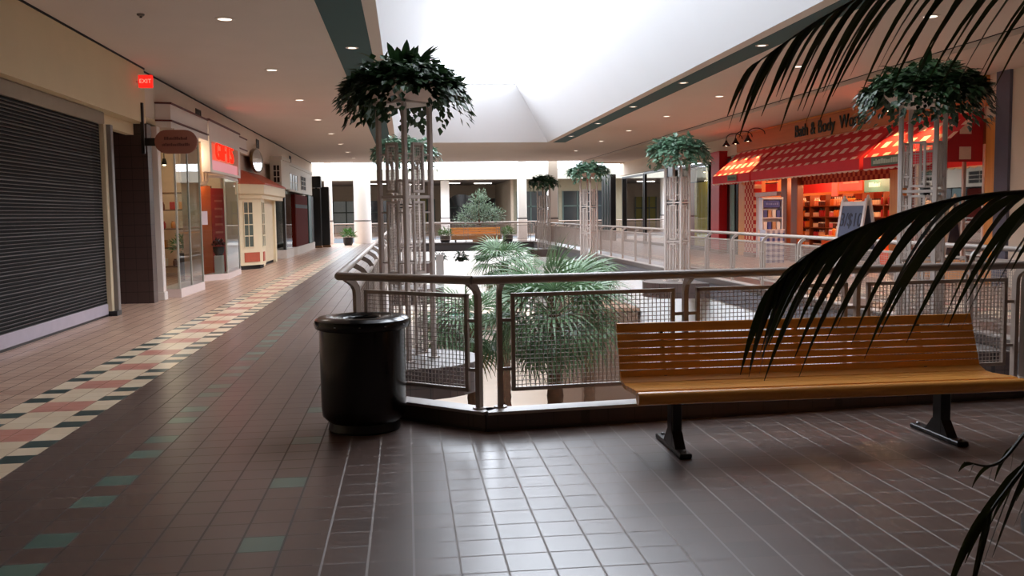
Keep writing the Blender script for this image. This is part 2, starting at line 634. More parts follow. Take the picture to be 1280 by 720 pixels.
# far court and the building beyond it
M_court = emission_mat('court_glass_roof', (236, 244, 255), COURT)
f = MB()
f.quad((-14, 69.0, 4.86), (22, 69.0, 4.86), (22, 48.6, 8.6), (-14, 48.6, 8.6))
struct('window_2', f, M_court)
f = MB()
f.box(-14, 22, 68.0, 68.5, 4.06, 4.84)
struct('wall_far_fascia', f, pm('far_cream', (166, 164, 152), 0.8))
f = MB()
f.box(-14, 22, 68.5, 84, 4.1, 4.3)
struct('ceiling_far', f, pm('far_soffit', (130, 122, 116), 0.85))
f = MB()
f.k = 1
f.box(-14, 22, 82, 82.2, 0, 4.1)
f.box(7.9, 8.1, 70, 82, 0, 4.1)
f.k = 0
f.box(-14.2, -14, 48, 84, -4.5, 9)
f.box(22, 22.2, 48, 84, -4.5, 9)
f.box(9.28, 17, YE, YE + 0.2, 4.1, 8.6)
f.box(-10, 9.28, YE + 0.02, YE + 0.2, 4.3, 8.8)
struct('wall_far', f, [M_wall, pm('far_back_wall', (150, 136, 120), 0.8)])
M_dkglass = pm('dark_shop_glass', (38, 42, 44), 0.08, spec=0.6, var=0.3, scale=0.8)
M_greenframe = pm('green_frame', (44, 62, 58), 0.5)
# white columns at the edge of the court
def round_col(x, y, r, label, z1=CZ + 1.2, square=False):
    t = thing('column', label, 'column', (x, y, 0), group='white columns by the far court')
    m = MB()
    if square:
        m.cbox(-r, r, -r, r, 1.3, z1, 0.02)
    else:
        m.lathe([(r, 1.3), (r, z1)], 24)
    m.build('shaft', pm('column_white', (236, 234, 232), 0.6, var=0.02), t, True)
    m = MB()
    if square:
        m.cbox(-r - 0.02, r + 0.02, -r - 0.02, r + 0.02, 0, 1.22, 0.02)
    else:
        m.lathe([(r + 0.02, 0), (r + 0.02, 1.22)], 24)
    m.build('base', pm('column_pink_tile', (238, 226, 220), 0.5, var=0.06), t, True)
    m = MB()
    m.lathe([(r * (1.42 if square else 1) + 0.012, 1.22), (r * (1.42 if square else 1) + 0.012, 1.3)], 4 if square else 24)
    o = m.build('band', pm('column_band', (120, 116, 114), 0.5), t, True)
    if square:
        o.rotation_euler = (0, 0, PI / 4)
    return t
round_col(-2.4, 52.4, 0.46, 'thick round white column at the left end of the far walkway')
round_col(-4.25, 52.4, 0.2, 'thin white column at far left behind the black pylons', square=True)
round_col(6.55, 52.4, 0.24, 'square white column right of the small tree on the far walkway', square=True)
round_col(7.85, 49.6, 0.26, 'white column behind the farthest plant stand', square=True)
round_col(2.95, 70.5, 0.32, 'short white column under the canopy across the far court', z1=4.1, square=True)

# shop fronts of the far building
def far_front(x0, x1, z0, z1, mat, label, arch=False, y=81.9, frame=M_greenframe):
    t = thing('shop_window', label, 'window', ((x0 + x1) / 2, y, z0), group='shop windows across the far court')
    w, h = (x1 - x0) / 2, z1 - z0
    m = MB()
    if arch:
        pts = [(-w, 0), (w, 0)] + [(w * math.cos(a), h - w * 0.55 + w * 0.55 * math.sin(a)) for a in [PI * k / 12 for k in range(13)]]
        m.rings([[(p[0], 0.06, p[1]) for p in pts], [(p[0], 0.0, p[1]) for p in pts]])
    else:
        m.box(-w, w, 0, 0.06, 0, h)
    m.build('pane', mat, t)
    m = MB()
    for x in (-w, -w / 3, w / 3, w):
        m.box(x - 0.05, x + 0.05, -0.06, 0.0, 0, h * (0.72 if arch else 1))
    m.box(-w, w, -0.06, 0.0, h * 0.62, h * 0.62 + 0.1)
    m.build('frame', frame, t)
    return t
far_front(3.75, 6.0, 0.1, 3.3, M_dkglass, 'arched dark green shop window across the far court', True)
far_front(0.6, 2.5, 0.1, 2.9, pm('olive_panel', (120, 112, 40), 0.6), 'olive green shop window left of the short white column')
far_front(6.2, 7.8, 0.1, 2.9, pm('brown_panel', (52, 38, 30), 0.6), 'dark brown shop window right of the arched one')
far_front(-3.3, 0.2, 0.1, 2.8, M_dkglass, 'wide dark shop window behind the nearest plant stand')
far_front(-7.4, -4.0, 0.1, 2.8, pm('pale_glass', (150, 165, 168), 0.2), 'pale blue shop window at far left across the court')
f = MB()
for (a, b, y) in ((8.2, 12.2, 76.0),):
    f.box(8.0, 8.1, 70, 82, 0, 4.1)
far_front(8.4, 11.5, 0.1, 3.2, pm('dark_panel', (30, 34, 36), 0.3), 'dark shop front beyond the square white column', y=70.1)
far_front(11.9, 15.3, 0.1, 3.2, M_dkglass, 'black shop front behind the farthest plant stand', y=70.1)
f = MB()
f.box(8.0, 17, 70.2, 70.4, 0, 4.1)
struct('wall_far_right', f, pm('far_olive_grey', (128, 122, 104), 0.8))

for x, y in ((3.6, 74), (6.2, 75), (-2.0, 74), (0.8, 76)):
    t = thing('fluorescent_fixture', f'long white ceiling light across the far court, {dict([(3.6, "above the arched window"), (6.2, "right of the small tree"), (-2.0, "farthest left"), (0.8, "left of the short white column")])[x]}', 'ceiling light', (x, y, 4.09), group='ceiling lights across the far court')
    MB().cbox(-0.75, 0.75, -0.15, 0.15, -0.08, 0.0, 0.01).build('housing', M_trimw, t)
    MB().cbox(-0.7, 0.7, -0.12, 0.12, -0.1, -0.081, 0.004).build('diffuser', emission_mat('tube_light', (255, 250, 240), 14), t)
# ------------------------------------------------------------------ railings
def make_panel(L):
    fr = MB()
    x0, x1, z0, z1 = 0.10, L - 0.10, 0.27, 0.96
    for (a, b) in (((x0, z0), (x1, z0)), ((x1, z0), (x1, z1)), ((x1, z1), (x0, z1)), ((x0, z1), (x0, z0))):
        p, q = Vector((a[0], 0, a[1])), Vector((b[0], 0, b[1]))
        d = (q - p).normalized() * 0.014
        fr.tube([p - d, q + d], 0, sq=(0.028, 0.028), up=(0, 1, 0))
    for z in (0.42, 0.78):
        fr.box(0.0, x0, -0.008, 0.008, z - 0.012, z + 0.012)
        fr.box(x1, L, -0.008, 0.008, z - 0.012, z + 0.012)
    wr = MB()
    n = max(2, round((x1 - x0) / 0.032))
    for k in range(1, n):
        x = x0 + (x1 - x0) * k / n
        wr.box(x - 0.0023, x + 0.0023, -0.0023, 0.0023, z0, z1)
    n = round((z1 - z0) / 0.032)
    for k in range(1, n):
        z = z0 + (z1 - z0) * k / n
        wr.box(x0, x1, -0.0021, 0.0021, z - 0.0023, z + 0.0023)
    return fr.mesh('panel', M_rail), wr.mesh('wire_mesh', M_rail)
def make_post():
    m = MB()
    pts = [(0, 0, 0.14), (0, 0, 0.93), (0, -0.008, 0.98), (0, -0.035, 1.02), (0, -0.08, 1.05), (0, -0.12, 1.07)]
    m.tube(pts, 0, sq=(0.05, 0.035), up=(1, 0, 0))
    m.lathe([(0.05, 0.139), (0.05, 0.15)], 10)
    return m.mesh('post', M_rail)
POST = make_post()
PANELS = {}
def railing(a, b, n, label, e0=0.06, e1=0.06, first=True, last=True, rail_r=0.032):
    """post line from a to b; the walkway lies on its right-hand side (local -y)"""
    a, b = Vector((*a, 0)), Vector((*b, 0))
    d = b - a
    L = d.length
    t = thing('railing', label, 'railing', a, math.atan2(d.y, d.x), 'railings round the open well')
    m = MB()
    m.tube([(-e0, -0.13, 1.085), (L + e1, -0.13, 1.085)], rail_r, 12)
    m.build('handrail', M_rail, t, True)
    s = L / n
    key = round(s, 2)
    if key not in PANELS:
        PANELS[key] = make_panel(s)
    for k in range(n + 1):
        if (k == 0 and not first) or (k == n and not last):
            continue
        o = bpy.data.objects.new('post', POST)
        COL.objects.link(o)
        o.parent = t
        o.location = (s * k, 0, 0)
    for k in range(n):
        o = bpy.data.objects.new('panel', PANELS[key][0])
        COL.objects.link(o)
        o.parent = t
        o.location = (s * k, 0, 0)
        w = bpy.data.objects.new('wire_mesh', PANELS[key][1])
        COL.objects.link(w)
        w.parent = o
    return t
railing((SL - 0.10, 7.34), (0.50, 6.64), 1, 'short angled mesh railing behind the black trash can', 0.0636, 0.0413)
railing((0.655, 6.66), (4.93, 7.03), 3, 'taupe mesh railing directly behind the wooden bench', 0.2142, 0.1165)
railing((5.03, 7.06), (6.52, 8.38), 1, 'short angled mesh railing at the right front corner of the well', 0.079, 0.0585)
railing((SL - 0.10, 46.6), (SL - 0.10, 7.54), 24, 'long mesh railing along the left walkway, seen end on', 0.06, 0.2724)
railing((6.52, 8.5), (6.52, 46.8), 24, 'long pale mesh railing along the right walkway before the shops', 0.1785)
railing((6.3, 47.08), (SL, 47.08), 4, 'pale mesh railing across the far end of the well')
railing((-9.0, 53.3), (14.0, 53.3), 14, 'mesh railing at the back of the far walkway behind the columns')

# ------------------------------------------------------------------ ceiling lights
M_lens = emission_mat('downlight_lens', (255, 236, 218), 2.2)
def can(x, y, label, group, real=True, r=0.095):
    t = thing('ceiling_light', label, 'ceiling light', (x, y, CZ), group=group)
    m = MB()
    m.lathe([(r, -0.001), (r + 0.035, -0.001), (r + 0.035, -0.012), (r, -0.016), (r, -0.001)], 20, c0=False, c1=False)
    m.build('trim_ring', M_trimw, t, True)
    m = MB()
    m.lathe([(r, -0.010), (r * 0.6, -0.014)], 20, c0=False)
    m.build('lens', M_lens, t, True)
    if real:
        l = bpy.data.lights.new('bulb', 'SPOT')
        l.energy = CAN
        l.color = (1.0, 0.89, 0.79)
        l.spot_size = 2.6
        l.spot_blend = 0.8
        l.shadow_soft_size = 0.3
        o = bpy.data.objects.new('bulb', l)
        COL.objects.link(o)
        o.parent = t
        o.location = (0, 0, -0.06)
    return t
for k, y in enumerate((13.23, 17.7, 22.2, 26.7, 31.2, 35.7, 40.2, 44.4)):
    can(-2.39, y, f'round recessed downlight, {ORD[k]} of the row over the left walkway', 'downlights over the left walkway')
for k, y in enumerate((12.6, 17.05, 21.5, 25.97, 30.5, 34.9, 40.2)):
    can(7.42, y, f'round recessed downlight, {ORD[k]} of the row over the right walkway', 'downlights over the right walkway')
for k, y in enumerate((14.91, 19.26, 23.61, 28.0, 32.6)):
    can(5.86, y, f'small downlight in the right teal ceiling band, {ORD[k]} of five', 'downlights in the right teal band', False, 0.07)
can(-0.8, 15.36, 'small downlight in the left teal ceiling band', 'downlights in the left teal band', False, 0.07)

def vent(y, z, label):
    t = thing('vent_grille', label, 'vent', (-4.71, y, z), group='wall vents above the left shops')
    m = MB()
    for a, b, c, d in ((-0.26, 0.26, -0.14, -0.11), (-0.26, 0.26, 0.11, 0.14), (-0.26, -0.23, -0.11, 0.11), (0.23, 0.26, -0.11, 0.11)):
        m.box(0, 0.02, a, b, c, d)
    m.build('frame', pm('vent_brown', (70, 60, 50), 0.6), t)
    m = MB()
    for k in range(7):
        z = -0.1 + k * 0.03
        m.add([(0.002, -0.23, z), (0.002, 0.23, z), (0.018, 0.23, z + 0.02), (0.018, -0.23, z + 0.02)], [(0, 1, 2, 3)])
    m.build('louvre', pm('vent_dark', (48, 42, 36), 0.6), t)
vent(22.3, 3.9, 'dark wall vent above the lit red sign')
vent(30.9, 3.9, 'dark wall vent above the oval mirror')
vent(39.4, 3.9, 'small dark wall vent above the white dormers')
def smoke(x, y, label):
    t = thing('smoke_detector', label, 'smoke detector', (x, y, CZ), group='small fittings in the ceiling')
    m = MB()
    m.lathe([(0.05, 0), (0.05, -0.015), (0.03, -0.03)], 14)
    m.build('body', pm('fitting_grey', (120, 108, 100), 0.6), t, True)
    m = MB()
    m.lathe([(0.012, -0.03), (0.02, -0.045), (0.006, -0.05)], 10)
    m.build('sensor', M_dark, t, True)
smoke(-3.43, 13.0, 'tiny dark sprinkler head in the ceiling left of the first downlight')
# exit sign
t = thing('exit_sign', 'small glowing red exit sign high on the left wall', 'exit sign', (-4.45, 17.0, 3.93))
m = MB()
m.cbox(-0.12, 0.12, -0.03, 0.03, -0.11, 0.11, 0.008)
m.build('housing', pm('exit_red', (190, 30, 26), 0.5, emit=(255, 40, 30), es=0.9), t)
text('lettering', 'EXIT', 0.1, emission_mat('exit_letters', (255, 130, 110), 1.4), t, (0, -0.032, 0), FACE_F, 0.003)
m = MB()
m.box(-0.17, 0.1, 0.03, 0.05, -0.02, 0.02)
m.build('bracket', M_trimw, t)

# ------------------------------------------------------------------ left side : shutter
t = thing('roller_shutter', 'closed black slatted roller shutter on the left wall', 'roller shutter', (-4.79, 12.3, 0))
y0, y1 = -3.05, 3.1
m = MB()
N = 62
for k in range(N):
    z = 0.2 + k * (3.05 - 0.2) / N
    h = (3.05 - 0.2) / N
    pr = [(0.0, z + 0.002), (0.012, z + 0.006), (0.016, z + h * 0.5), (0.010, z + h - 0.008), (0.0, z + h - 0.004)]
    m.rings([[(p[0], y0, p[1]) for p in pr], [(p[0], y1, p[1]) for p in pr]])
m.build('slats', pm('shutter_black', (15, 14, 14), 0.75, spec=0.15, var=0.15, scale=3), t)
m = MB()
for k in range(0, N):
    z = 0.2 + k * (3.05 - 0.2) / N
    m.box(0.010, 0.0175, y0, y1, z - 0.003, z + (0.009 if k % 5 == 0 else 0.004))
m.build('slat_edges', pm('shutter_edge', (104, 98, 98), 0.6), t)
m = MB()
m.cbox(-0.01, 0.03, y0, y1, 0.03, 0.2, 0.006)
o = m.build('bottom_bar', pm('shutter_bar', (176, 166, 178), 0.4), t)
o['label'] = 'pale bottom bar'
m = MB()
m.cbox(0.03, 0.045, -1.9, -1.75, 0.1, 0.125, 0.004)
m.build('lock', M_dark, o)
m = MB()
m.box(-0.01, 0.03, y0, y1, 0.0, 0.03)
m.build('rubber_seal', M_black, t)
m = MB()
m.cbox(-0.03, 0.09, y1, y1 + 0.12, 0.06, 3.05, 0.008)
m.k = 1
m.cbox(-0.03, 0.155, y1 + 0.12, y1 + 0.24, 0.06, 3.05, 0.008)
m.k = 2
m.cbox(-0.03, 0.16, y1 - 0.005, y1 + 0.245, 0.0, 0.08, 0.004)
m.build('side_post', [pm('jamb_cream', (206, 190, 160), 0.5), pm('jamb_grey', (130, 124, 120), 0.4, metal=0.3), M_black], t)
m = MB()
m.cbox(-0.06, 0.03, y0, y1 + 0.24, 3.05, 3.25, 0.005)
m.build('header', pm('jamb_header', (150, 136, 116), 0.6), t)

# oval blade sign on a bracket
t = thing('blade_sign', 'brown oval sign hung from a black bracket on the tiled pier', 'sign', (-4.62, 17.3, 3.2))
m = MB()
n = 40
def oval(w, h, r, y):
    pts = []
    for cx, a0 in ((w / 2 - r, -PI / 2), (-(w / 2 - r), PI / 2)):
        for k in range(13):
            a = a0 + PI * k / 12
            pts.append((cx + r * math.cos(a), y, r * math.sin(a) * h / (2 * r)))
    return pts
cx, cz = 0.57, -0.29
m.rings([[(p[0] + cx, p[1], p[2] + cz) for p in oval(w, h, h / 2, y)] for w, h, y in ((0.70, 0.38, -0.03), (0.74, 0.42, -0.02), (0.74, 0.42, 0.02), (0.70, 0.38, 0.03))])
b = m.build('board', pm('sign_brown', (158, 104, 90), 0.5, var=0.05), t, True)
m = MB()
rr = random.Random(3)
for z, x0, x1 in ((0.055, -0.20, 0.18), (-0.055, -0.24, 0.22)):
    m = MB()
    x = x0
    while x < x1:
        w = rr.uniform(0.016, 0.03)
        m.box(cx + x, cx + x + w, -0.034, -0.0301, cz + z - 0.022, cz + z + rr.choice((0.014, 0.02, 0.032)))
        x += w + 0.007
    m.build('lettering', pm('sign_letters', (100, 56, 50), 0.5), b)
m = MB()
m.cbox(-0.03, 0.03, -0.03, 0.03, -0.5, 0.4, 0.006)
m.cbox(0.02, 0.24, -0.012, 0.012, -0.36, -0.22, 0.004)
m.build('bracket', M_black, t)

# ------------------------------------------------------------------ gift shop
M_peach = pm('peach_lit_plaster', (226, 196, 166), 0.7)
M_shopfloor = pm('shop_floor', (120, 92, 76), 0.4)
f = MB()
f.box(-9.9, -5.25, 27.4, 27.65, 0, 3.4)
f.box(-9.9, -9.6, 18.2, 27.4, 0, 3.4)
struct('wall_gift_shop', f, M_peach)
f = MB()
f.box(-9.9, -5.0, 18.2, 27.6, 3.42, 3.5)
struct('ceiling_gift_shop', f, pm('shop_ceiling', (150, 144, 132), 0.8))
# fascia with burgundy mouldings
t = thing('shop_fascia', 'white angled fascia with burgundy mouldings above the first glass bay', 'shop fascia', (-4.71, 18.6, 3.4))
def outl(e):
    return [(0.0, -0.05 - e), (0.27 + e, -e), (0.30 + e, 3.2), (0.0, 3.2)]
m = MB()
m.prism(outl(0), -0.12, 0.33)
m.build('board', M_trimw, t)
for z in (0.33, 0.0):
    m = MB()
    m.prism(outl(0.03), z, z + 0.03)
    m.build('moulding', M_burg, t)
t = thing('shop_fascia', 'plain white fascia between the red lit sign and the oval mirror', 'shop fascia', (-4.71, 26.1, 3.4))
m = MB()
m.box(0.0, 0.2, 0, 1.5, -0.05, 0.35)
m.build('board', M_trimw, t)
for z in (0.35, 0.03):
    m = MB()
    m.box(0.0, 0.225, 0, 1.52, z, z + 0.03)
    m.build('moulding', M_burg, t)
# white post beside the pier
t = thing('shop_post', 'white full height post between the brown tiled pier and the first glass bay', 'post', (-4.66, 18.25, 0))
m = MB()
m.cbox(-0.09, 0.07, -0.1, 0.1, 0.16, 3.27, 0.01)
m.build('shaft', M_trimw, t)
m = MB()
m.cbox(-0.11, 0.09, -0.12, 0.12, 0.0, 0.16, 0.01)
m.build('plinth', M_trimw, t)
# glass bays
def bay(name, label, loc, plan, z0, z1, mull=(), near=True):
    t = thing(name, label, 'shop window', loc, group='glass bays of the gift shop')
    m = MB()
    P = [(0 - 0.3, plan[0][1])] + []
    m.prism([(p[0] + (0.03 if i in (1, 2) else 0), p[1]) for i, p in enumerate(plan)], 0.0, z0)
    m.build('plinth', pm('bay_plinth', (224, 206, 200), 0.5, var=0.04), t)
    g = MB()
    for a, b in zip(plan[:-1], plan[1:]):
        g.quad((a[0], a[1], z0), (b[0], b[1], z0), (b[0], b[1], z1), (a[0], a[1], z1))
    g.build('pane', M_glass, t)
    for (a, b) in mull:
        m = MB()
        m.tube([(a, b, z0), (a, b, z1)], 0, sq=(0.035, 0.035), up=(1, 0, 0))
        m.build('mullion', pm('bay_mullion', (190, 190, 178), 0.35, metal=0.3), t)
    m = MB()
    for a, b in zip(plan[:-1], plan[1:]):
        m.tube([(a[0], a[1], z1), (b[0], b[1], z1)], 0, sq=(0.05, 0.06), up=(0, 0, 1))
    m.build('head', M_trimw, t)
    return t
bay('glass_bay', 'first glass display bay right of the brown tiled pier', (-4.7, 18.7, 0), [(-0.2, 0.0), (0.27, 0.0), (0.30, 2.0), (-0.15, 2.3)], 0.17, 3.25,
    [(0.27, 0.0), (0.30, 2.0), (0.28, 1.0)])
bay('glass_bay', 'second glass display bay below the red lit sign', (-4.7, 22.5, 0), [(-0.29, 0.77), (0.2, 1.47), (0.14, 3.6), (-0.1, 5.1)], 0.15, 2.56,
    [(0.2, 1.47), (0.14, 3.6), (-0.29, 0.77)])
# sign box with red letters
t = thing('sign_box', 'white sign box with glowing red letters above the second glass bay', 'sign', (-4.7, 22.0, 2.6))
m = MB()
m.box(0.09, 0.28, 0.0, 0.25, 0, 1.16)
m.box(0.0, 0.28, 3.65, 3.9, 0, 1.16)
m.box(0.09, 0.28, 0.25, 3.65, 0.72, 1.16)
m.box(0.09, 0.28, 0.25, 3.65, 0.0, 0.06)
m.box(0.09, 0.11, 0.25, 3.65, 0.06, 0.72)
m.build('casing', M_trimw, t)
m = MB()
m.box(0.0, 0.31, -0.03, 3.93, 1.16, 1.2)
m.build('moulding', M_burg, t)
m = MB()
m.box(0.20, 0.24, 0.25, 3.65, 0.06, 0.30)
o = m.build('lit_strip', pm('pink_strip', (240, 160, 168), 0.5, es=0.35), t)
m = MB()
m.box(0.111, 0.14, 0.25, 3.65, 0.30, 0.72)
m.build('back_panel', pm('orange_glow_panel', (232, 176, 136), 0.6, es=0.1), t)
text('lettering', 'GIFTS', 0.62, emission_mat('red_neon', (255, 36, 20), 2.0), t, (0.25, 1.95, 0.53), FACE_L, 0.02, 1.45)
l = bpy.data.lights.new('sign_glow', 'AREA')
l.shape = 'RECTANGLE'
l.size, l.size_y = 3.0, 0.3
l.energy = 4
l.color = (1, 0.13, 0.08)
o = bpy.data.objects.new('sign_glow', l)
COL.objects.link(o)
o.parent = t
o.location = (0.33, 1.95, 0.5)
o.rotation_euler = (0, -PI / 2, 0)
# lit drum over the door
t = thing('drum_canopy', 'warm lit curved plaster drum over the gift shop door', 'canopy', (-4.95, 22.7, 2.3))
m = MB()
prof = [(0.24, 0.0), (0.29, 0.03), (0.305, 0.08), (0.305, 1.0)]
m.lathe(prof, 40)
m.build('drum', M_peach, t, True)
m = MB()
for k in range(20):
    a = 2 * PI * k / 20
    m.lathe([(0.022, 0.1), (0.022, 0.99)], 8, (0.31 * math.cos(a), 0.31 * math.sin(a), 0))
m.build('flutes', M_peach, t, True)
def warm(parent, loc, e, col=(1, 0.62, 0.32), r=0.08, name='lamp'):
    l = bpy.data.lights.new(name, 'POINT')
    l.energy = e
    l.color = col
    l.shadow_soft_size = r
    o = bpy.data.objects.new(name, l)
    COL.objects.link(o)
    if parent:
        o.parent = parent
    o.location = loc
    return o
M_bulb = emission_mat('warm_bulb', (255, 226, 190), 9)
def spot_fitting(loc, label, group, e, col=(1, 0.62, 0.32), hang=0.25):
    t = thing('spot_lamp', label, 'spot lamp', loc, group=group)
    m = MB()
    m.lathe([(0.012, 0), (0.012, -hang)], 8)
    m.build('stem', M_black, t)
    m = MB()
    m.lathe([(0.04, -hang + 0.02), (0.06, -hang - 0.06), (0.075, -hang - 0.14)], 14, c1=False)
    m.build('shade', M_black, t, True)
    m = MB()
    m.lathe([(0.02, -hang - 0.09), (0.05, -hang - 0.12), (0.05, -hang - 0.135), (0.02, -hang - 0.16)], 12)
    m.build('bulb', M_bulb, t, True)
    warm(t, (0, 0, -hang - 0.26), e, col)
    return t
spot_fitting((-4.86, 21.75, 3.32), 'spot lamp beside the fluted drum in the gift shop', 'spot lamps in the gift shop', 20, (1, .74, .5), hang=0.1)
spot_fitting((-5.6, 19.3, 3.3), 'spot lamp over the shelves in the first glass bay', 'spot lamps in the gift shop', 26, (1, .78, .56))
spot_fitting((-6.1, 24.7, 3.3), 'spot lamp deep in the gift shop behind the oval sign', 'spot lamps in the gift shop', 34, (1, .78, .56))
spot_fitting((-5.05, 23.8, 3.3), 'spot lamp above the red display board', 'spot lamps in the gift shop', 16, (1, .7, .42), 0.6)
spot_fitting((-5.6, 25.6, 3.3), 'spot lamp in the second glass bay', 'spot lamps in the gift shop', 26, (1, .8, .6))
# display shelves in the first bay
M_shelfwood = wood_mat('shelf_wood', (84, 54, 34), (120, 80, 50), 0.5, 1)
t = thing('display_shelf', 'dark wooden display shelf with goods inside the first glass bay', 'shelf', (-6.0, 25.6, 0), PI / 2)
m = MB()
for x in (-0.2, 0.2):
    for y in (-0.8, 0.8):
        m.box(x - 0.025, x + 0.025, y - 0.025, y + 0.025, 0, 2.4)
m.build('frame', M_shelfwood, t)
for z in (0.25, 0.75, 1.25, 1.75, 2.2):
    m = MB()
    m.cbox(-0.22, 0.22, -0.82, 0.82, z, z + 0.03, 0.004)
    m.build('shelf_board', M_shelfwood, t)
jar = MB()
jar.lathe([(0.05, 0), (0.06, 0.02), (0.06, 0.13), (0.035, 0.16), (0.04, 0.19)], 12)
box_ = MB()
box_.cbox(-0.07, 0.07, -0.09, 0.09, 0, 0.2, 0.008)
gifts = []
GM = [pm('gift_amber', (196, 130, 60), 0.4), pm('gift_cream', (220, 205, 180), 0.5), pm('gift_brown', (110, 66, 40), 0.5), pm('gift_red', (160, 44, 40), 0.5)]
gm = [jar.mesh('gift_jar', g, True) for g in GM] + [box_.mesh('gift_box', g) for g in GM]
k = 0
NUMW = ['first', 'second', 'third', 'fourth', 'fifth', 'sixth']
for si, z in enumerate((0.28, 0.78, 1.28, 1.78)):
    for j in range(6):
        me = gm[(k * 5 + si) % 8]
        o = bpy.data.objects.new(me.name.split('.')[0], me)
        COL.objects.link(o)
        o.location = (-6.0 - 0.66 + j * 0.26, 25.55 + rnd.uniform(-0.05, 0.05), z + 0.001)
        tag(o, f'{"jar" if "jar" in me.name else "box"} in the gift shop display, {NUMW[j]} from its left end, on the {["lowest", "second", "third", "top"][si]} shelf', 'jar' if 'jar' in me.name else 'box', 'goods on the gift shop shelf')
        k += 1
# red display board and paper notice
t = thing('display_board', 'tall red display board behind the gift shop door', 'board', (-4.90, 24.42, 0.0), 0.96)
m = MB()
m.cbox(-0.42, -0.05, -0.02, 0.02, 0.08, 2.35, 0.006)
m.k = 1
m.cbox(-0.05, 0.42, -0.02, 0.02, 0.08, 2.3, 0.006)
m.build('panel', [pm('board_red_warm_lit', (196, 92, 44), 0.5), pm('board_red', (176, 44, 34), 0.5)], t)  # orange part is warm lamplight painted onto the red board
m = MB()
for k in range(9):
    m.box(0.06, 0.32, -0.026, -0.021, 0.35 + k * 0.2, 0.40 + k * 0.2)
m.build('text_rows', pm('board_text', (206, 110, 84), 0.6), t)
m = MB()
m.box(-0.42, 0.42, -0.08, 0.08, 0.0, 0.08)
m.build('foot', M_dark, t)
o = MB().cbox(-0.12, 0.12, -0.004, 0.004, 0, 0.33, 0.001).build('paper_notice', pm('notice_paper', (226, 210, 220), 0.7), None, loc=(-4.90, 23.37, 1.38))
o.rotation_euler = (0, 0, 0.96)
tag(o, 'white paper notice taped to the glass by the gift shop door', 'notice')
o = MB().cbox(-0.05, 0.05, 0, 0.75, 0, 1.3, 0.01).build('hanging_banner', pm('navy_cloth', (34, 44, 84), 0.8), None, loc=(-5.25, 18.9, 2.0))
tag(o, 'dark blue cloth banner hanging behind the first glass bay', 'banner')
# planter on a stand by the door
def leaves_mb(mb, c, r, n, L, w, up=0.3, rr=rnd, flat=1.0, zmin=-0.2, droop=0.3):
    for _ in range(n):
        a = rr.uniform(0, 2 * PI)
        z = rr.uniform(zmin, 1)
        q = math.sqrt(max(0, 1 - z * z)) if abs(z) < 1 else 0
        d = Vector((q * math.cos(a), q * math.sin(a), z * flat))
        rad = r * (rr.random() ** 0.4)
        p = Vector(c) + d * rad
        dd = (d + Vector((rr.uniform(-.6, .6), rr.uniform(-.6, .6), rr.uniform(-.5, .5) + up))).normalized()
        mb.leaf(p, dd, Vector((rr.uniform(-.5, .5), rr.uniform(-.5, .5), 1)), L * rr.uniform(.7, 1.2), w * rr.uniform(.7, 1.2), droop)
M_leaf_mid = leaf_mat('leaf_mid', (52, 92, 40), (96, 140, 66))
M_leaf_red = leaf_mat('leaf_red', (110, 34, 44), (60, 60, 44))
t = thing('potted_plant', 'small potted plant on a cream stand beside the gift shop door', 'potted plant', (-4.70, 24.02, 0.0))
m = MB()
m.cbox(-0.1, 0.1, -0.12, 0.12, 0, 0.6, 0.01)
m.build('stand', M_trimw, t)
m = MB()
m.lathe([(0.09, 0.6), (0.13, 0.7), (0.14, 0.82), (0.12, 0.82), (0.11, 0.78)], 20)
m.build('pot', pm('dark_pot', (52, 52, 50), 0.5), t, True)
m = MB()
leaves_mb(m, (0, 0, 0.86), 0.12, 110, 0.10, 0.05, 0.5)
m.build('foliage', M_leaf_red, t)
t = thing('potted_plant', 'bushy green plant standing inside the first glass bay', 'potted plant', (-5.05, 22.05, 0.0))
m = MB()
m.lathe([(0.1, 0.0), (0.14, 0.05), (0.15, 0.75), (0.13, 0.75)], 18)
m.build('pot', pm('dark_pot', (52, 52, 50), 0.5), t, True)
m = MB()
leaves_mb(m, (0, 0, 0.85), 0.32, 200, 0.14, 0.07, 0.4)
m.build('foliage', M_leaf_mid, t)

# ------------------------------------------------------------------ oval mirror
t = thing('oval_mirror', 'oval framed mirror on the wall above the terracotta porch roof', 'mirror', (-4.66, 30.3, 3.32))
m = MB()
def ell(x, a, b, n=32):
    return [(x, a * math.cos(2 * PI * k / n), b * math.sin(2 * PI * k / n)) for k in range(n)]
m.rings([ell(-0.03, 1.1, 0.37), ell(0.04, 1.1, 0.37), ell(0.05, 1.05, 0.35), ell(0.03, 0.98, 0.32)], True, False)
m.build('frame', pm('bronze_frame', (120, 96, 62), 0.4, metal=0.5), t, True)
m = MB()
m.rings([ell(0.0, 0.98, 0.32), ell(0.03, 0.98, 0.32)])
m.build('glass', pm('mirror_glass', (200, 205, 210), 0.06, metal=1.0, var=0.02), t)

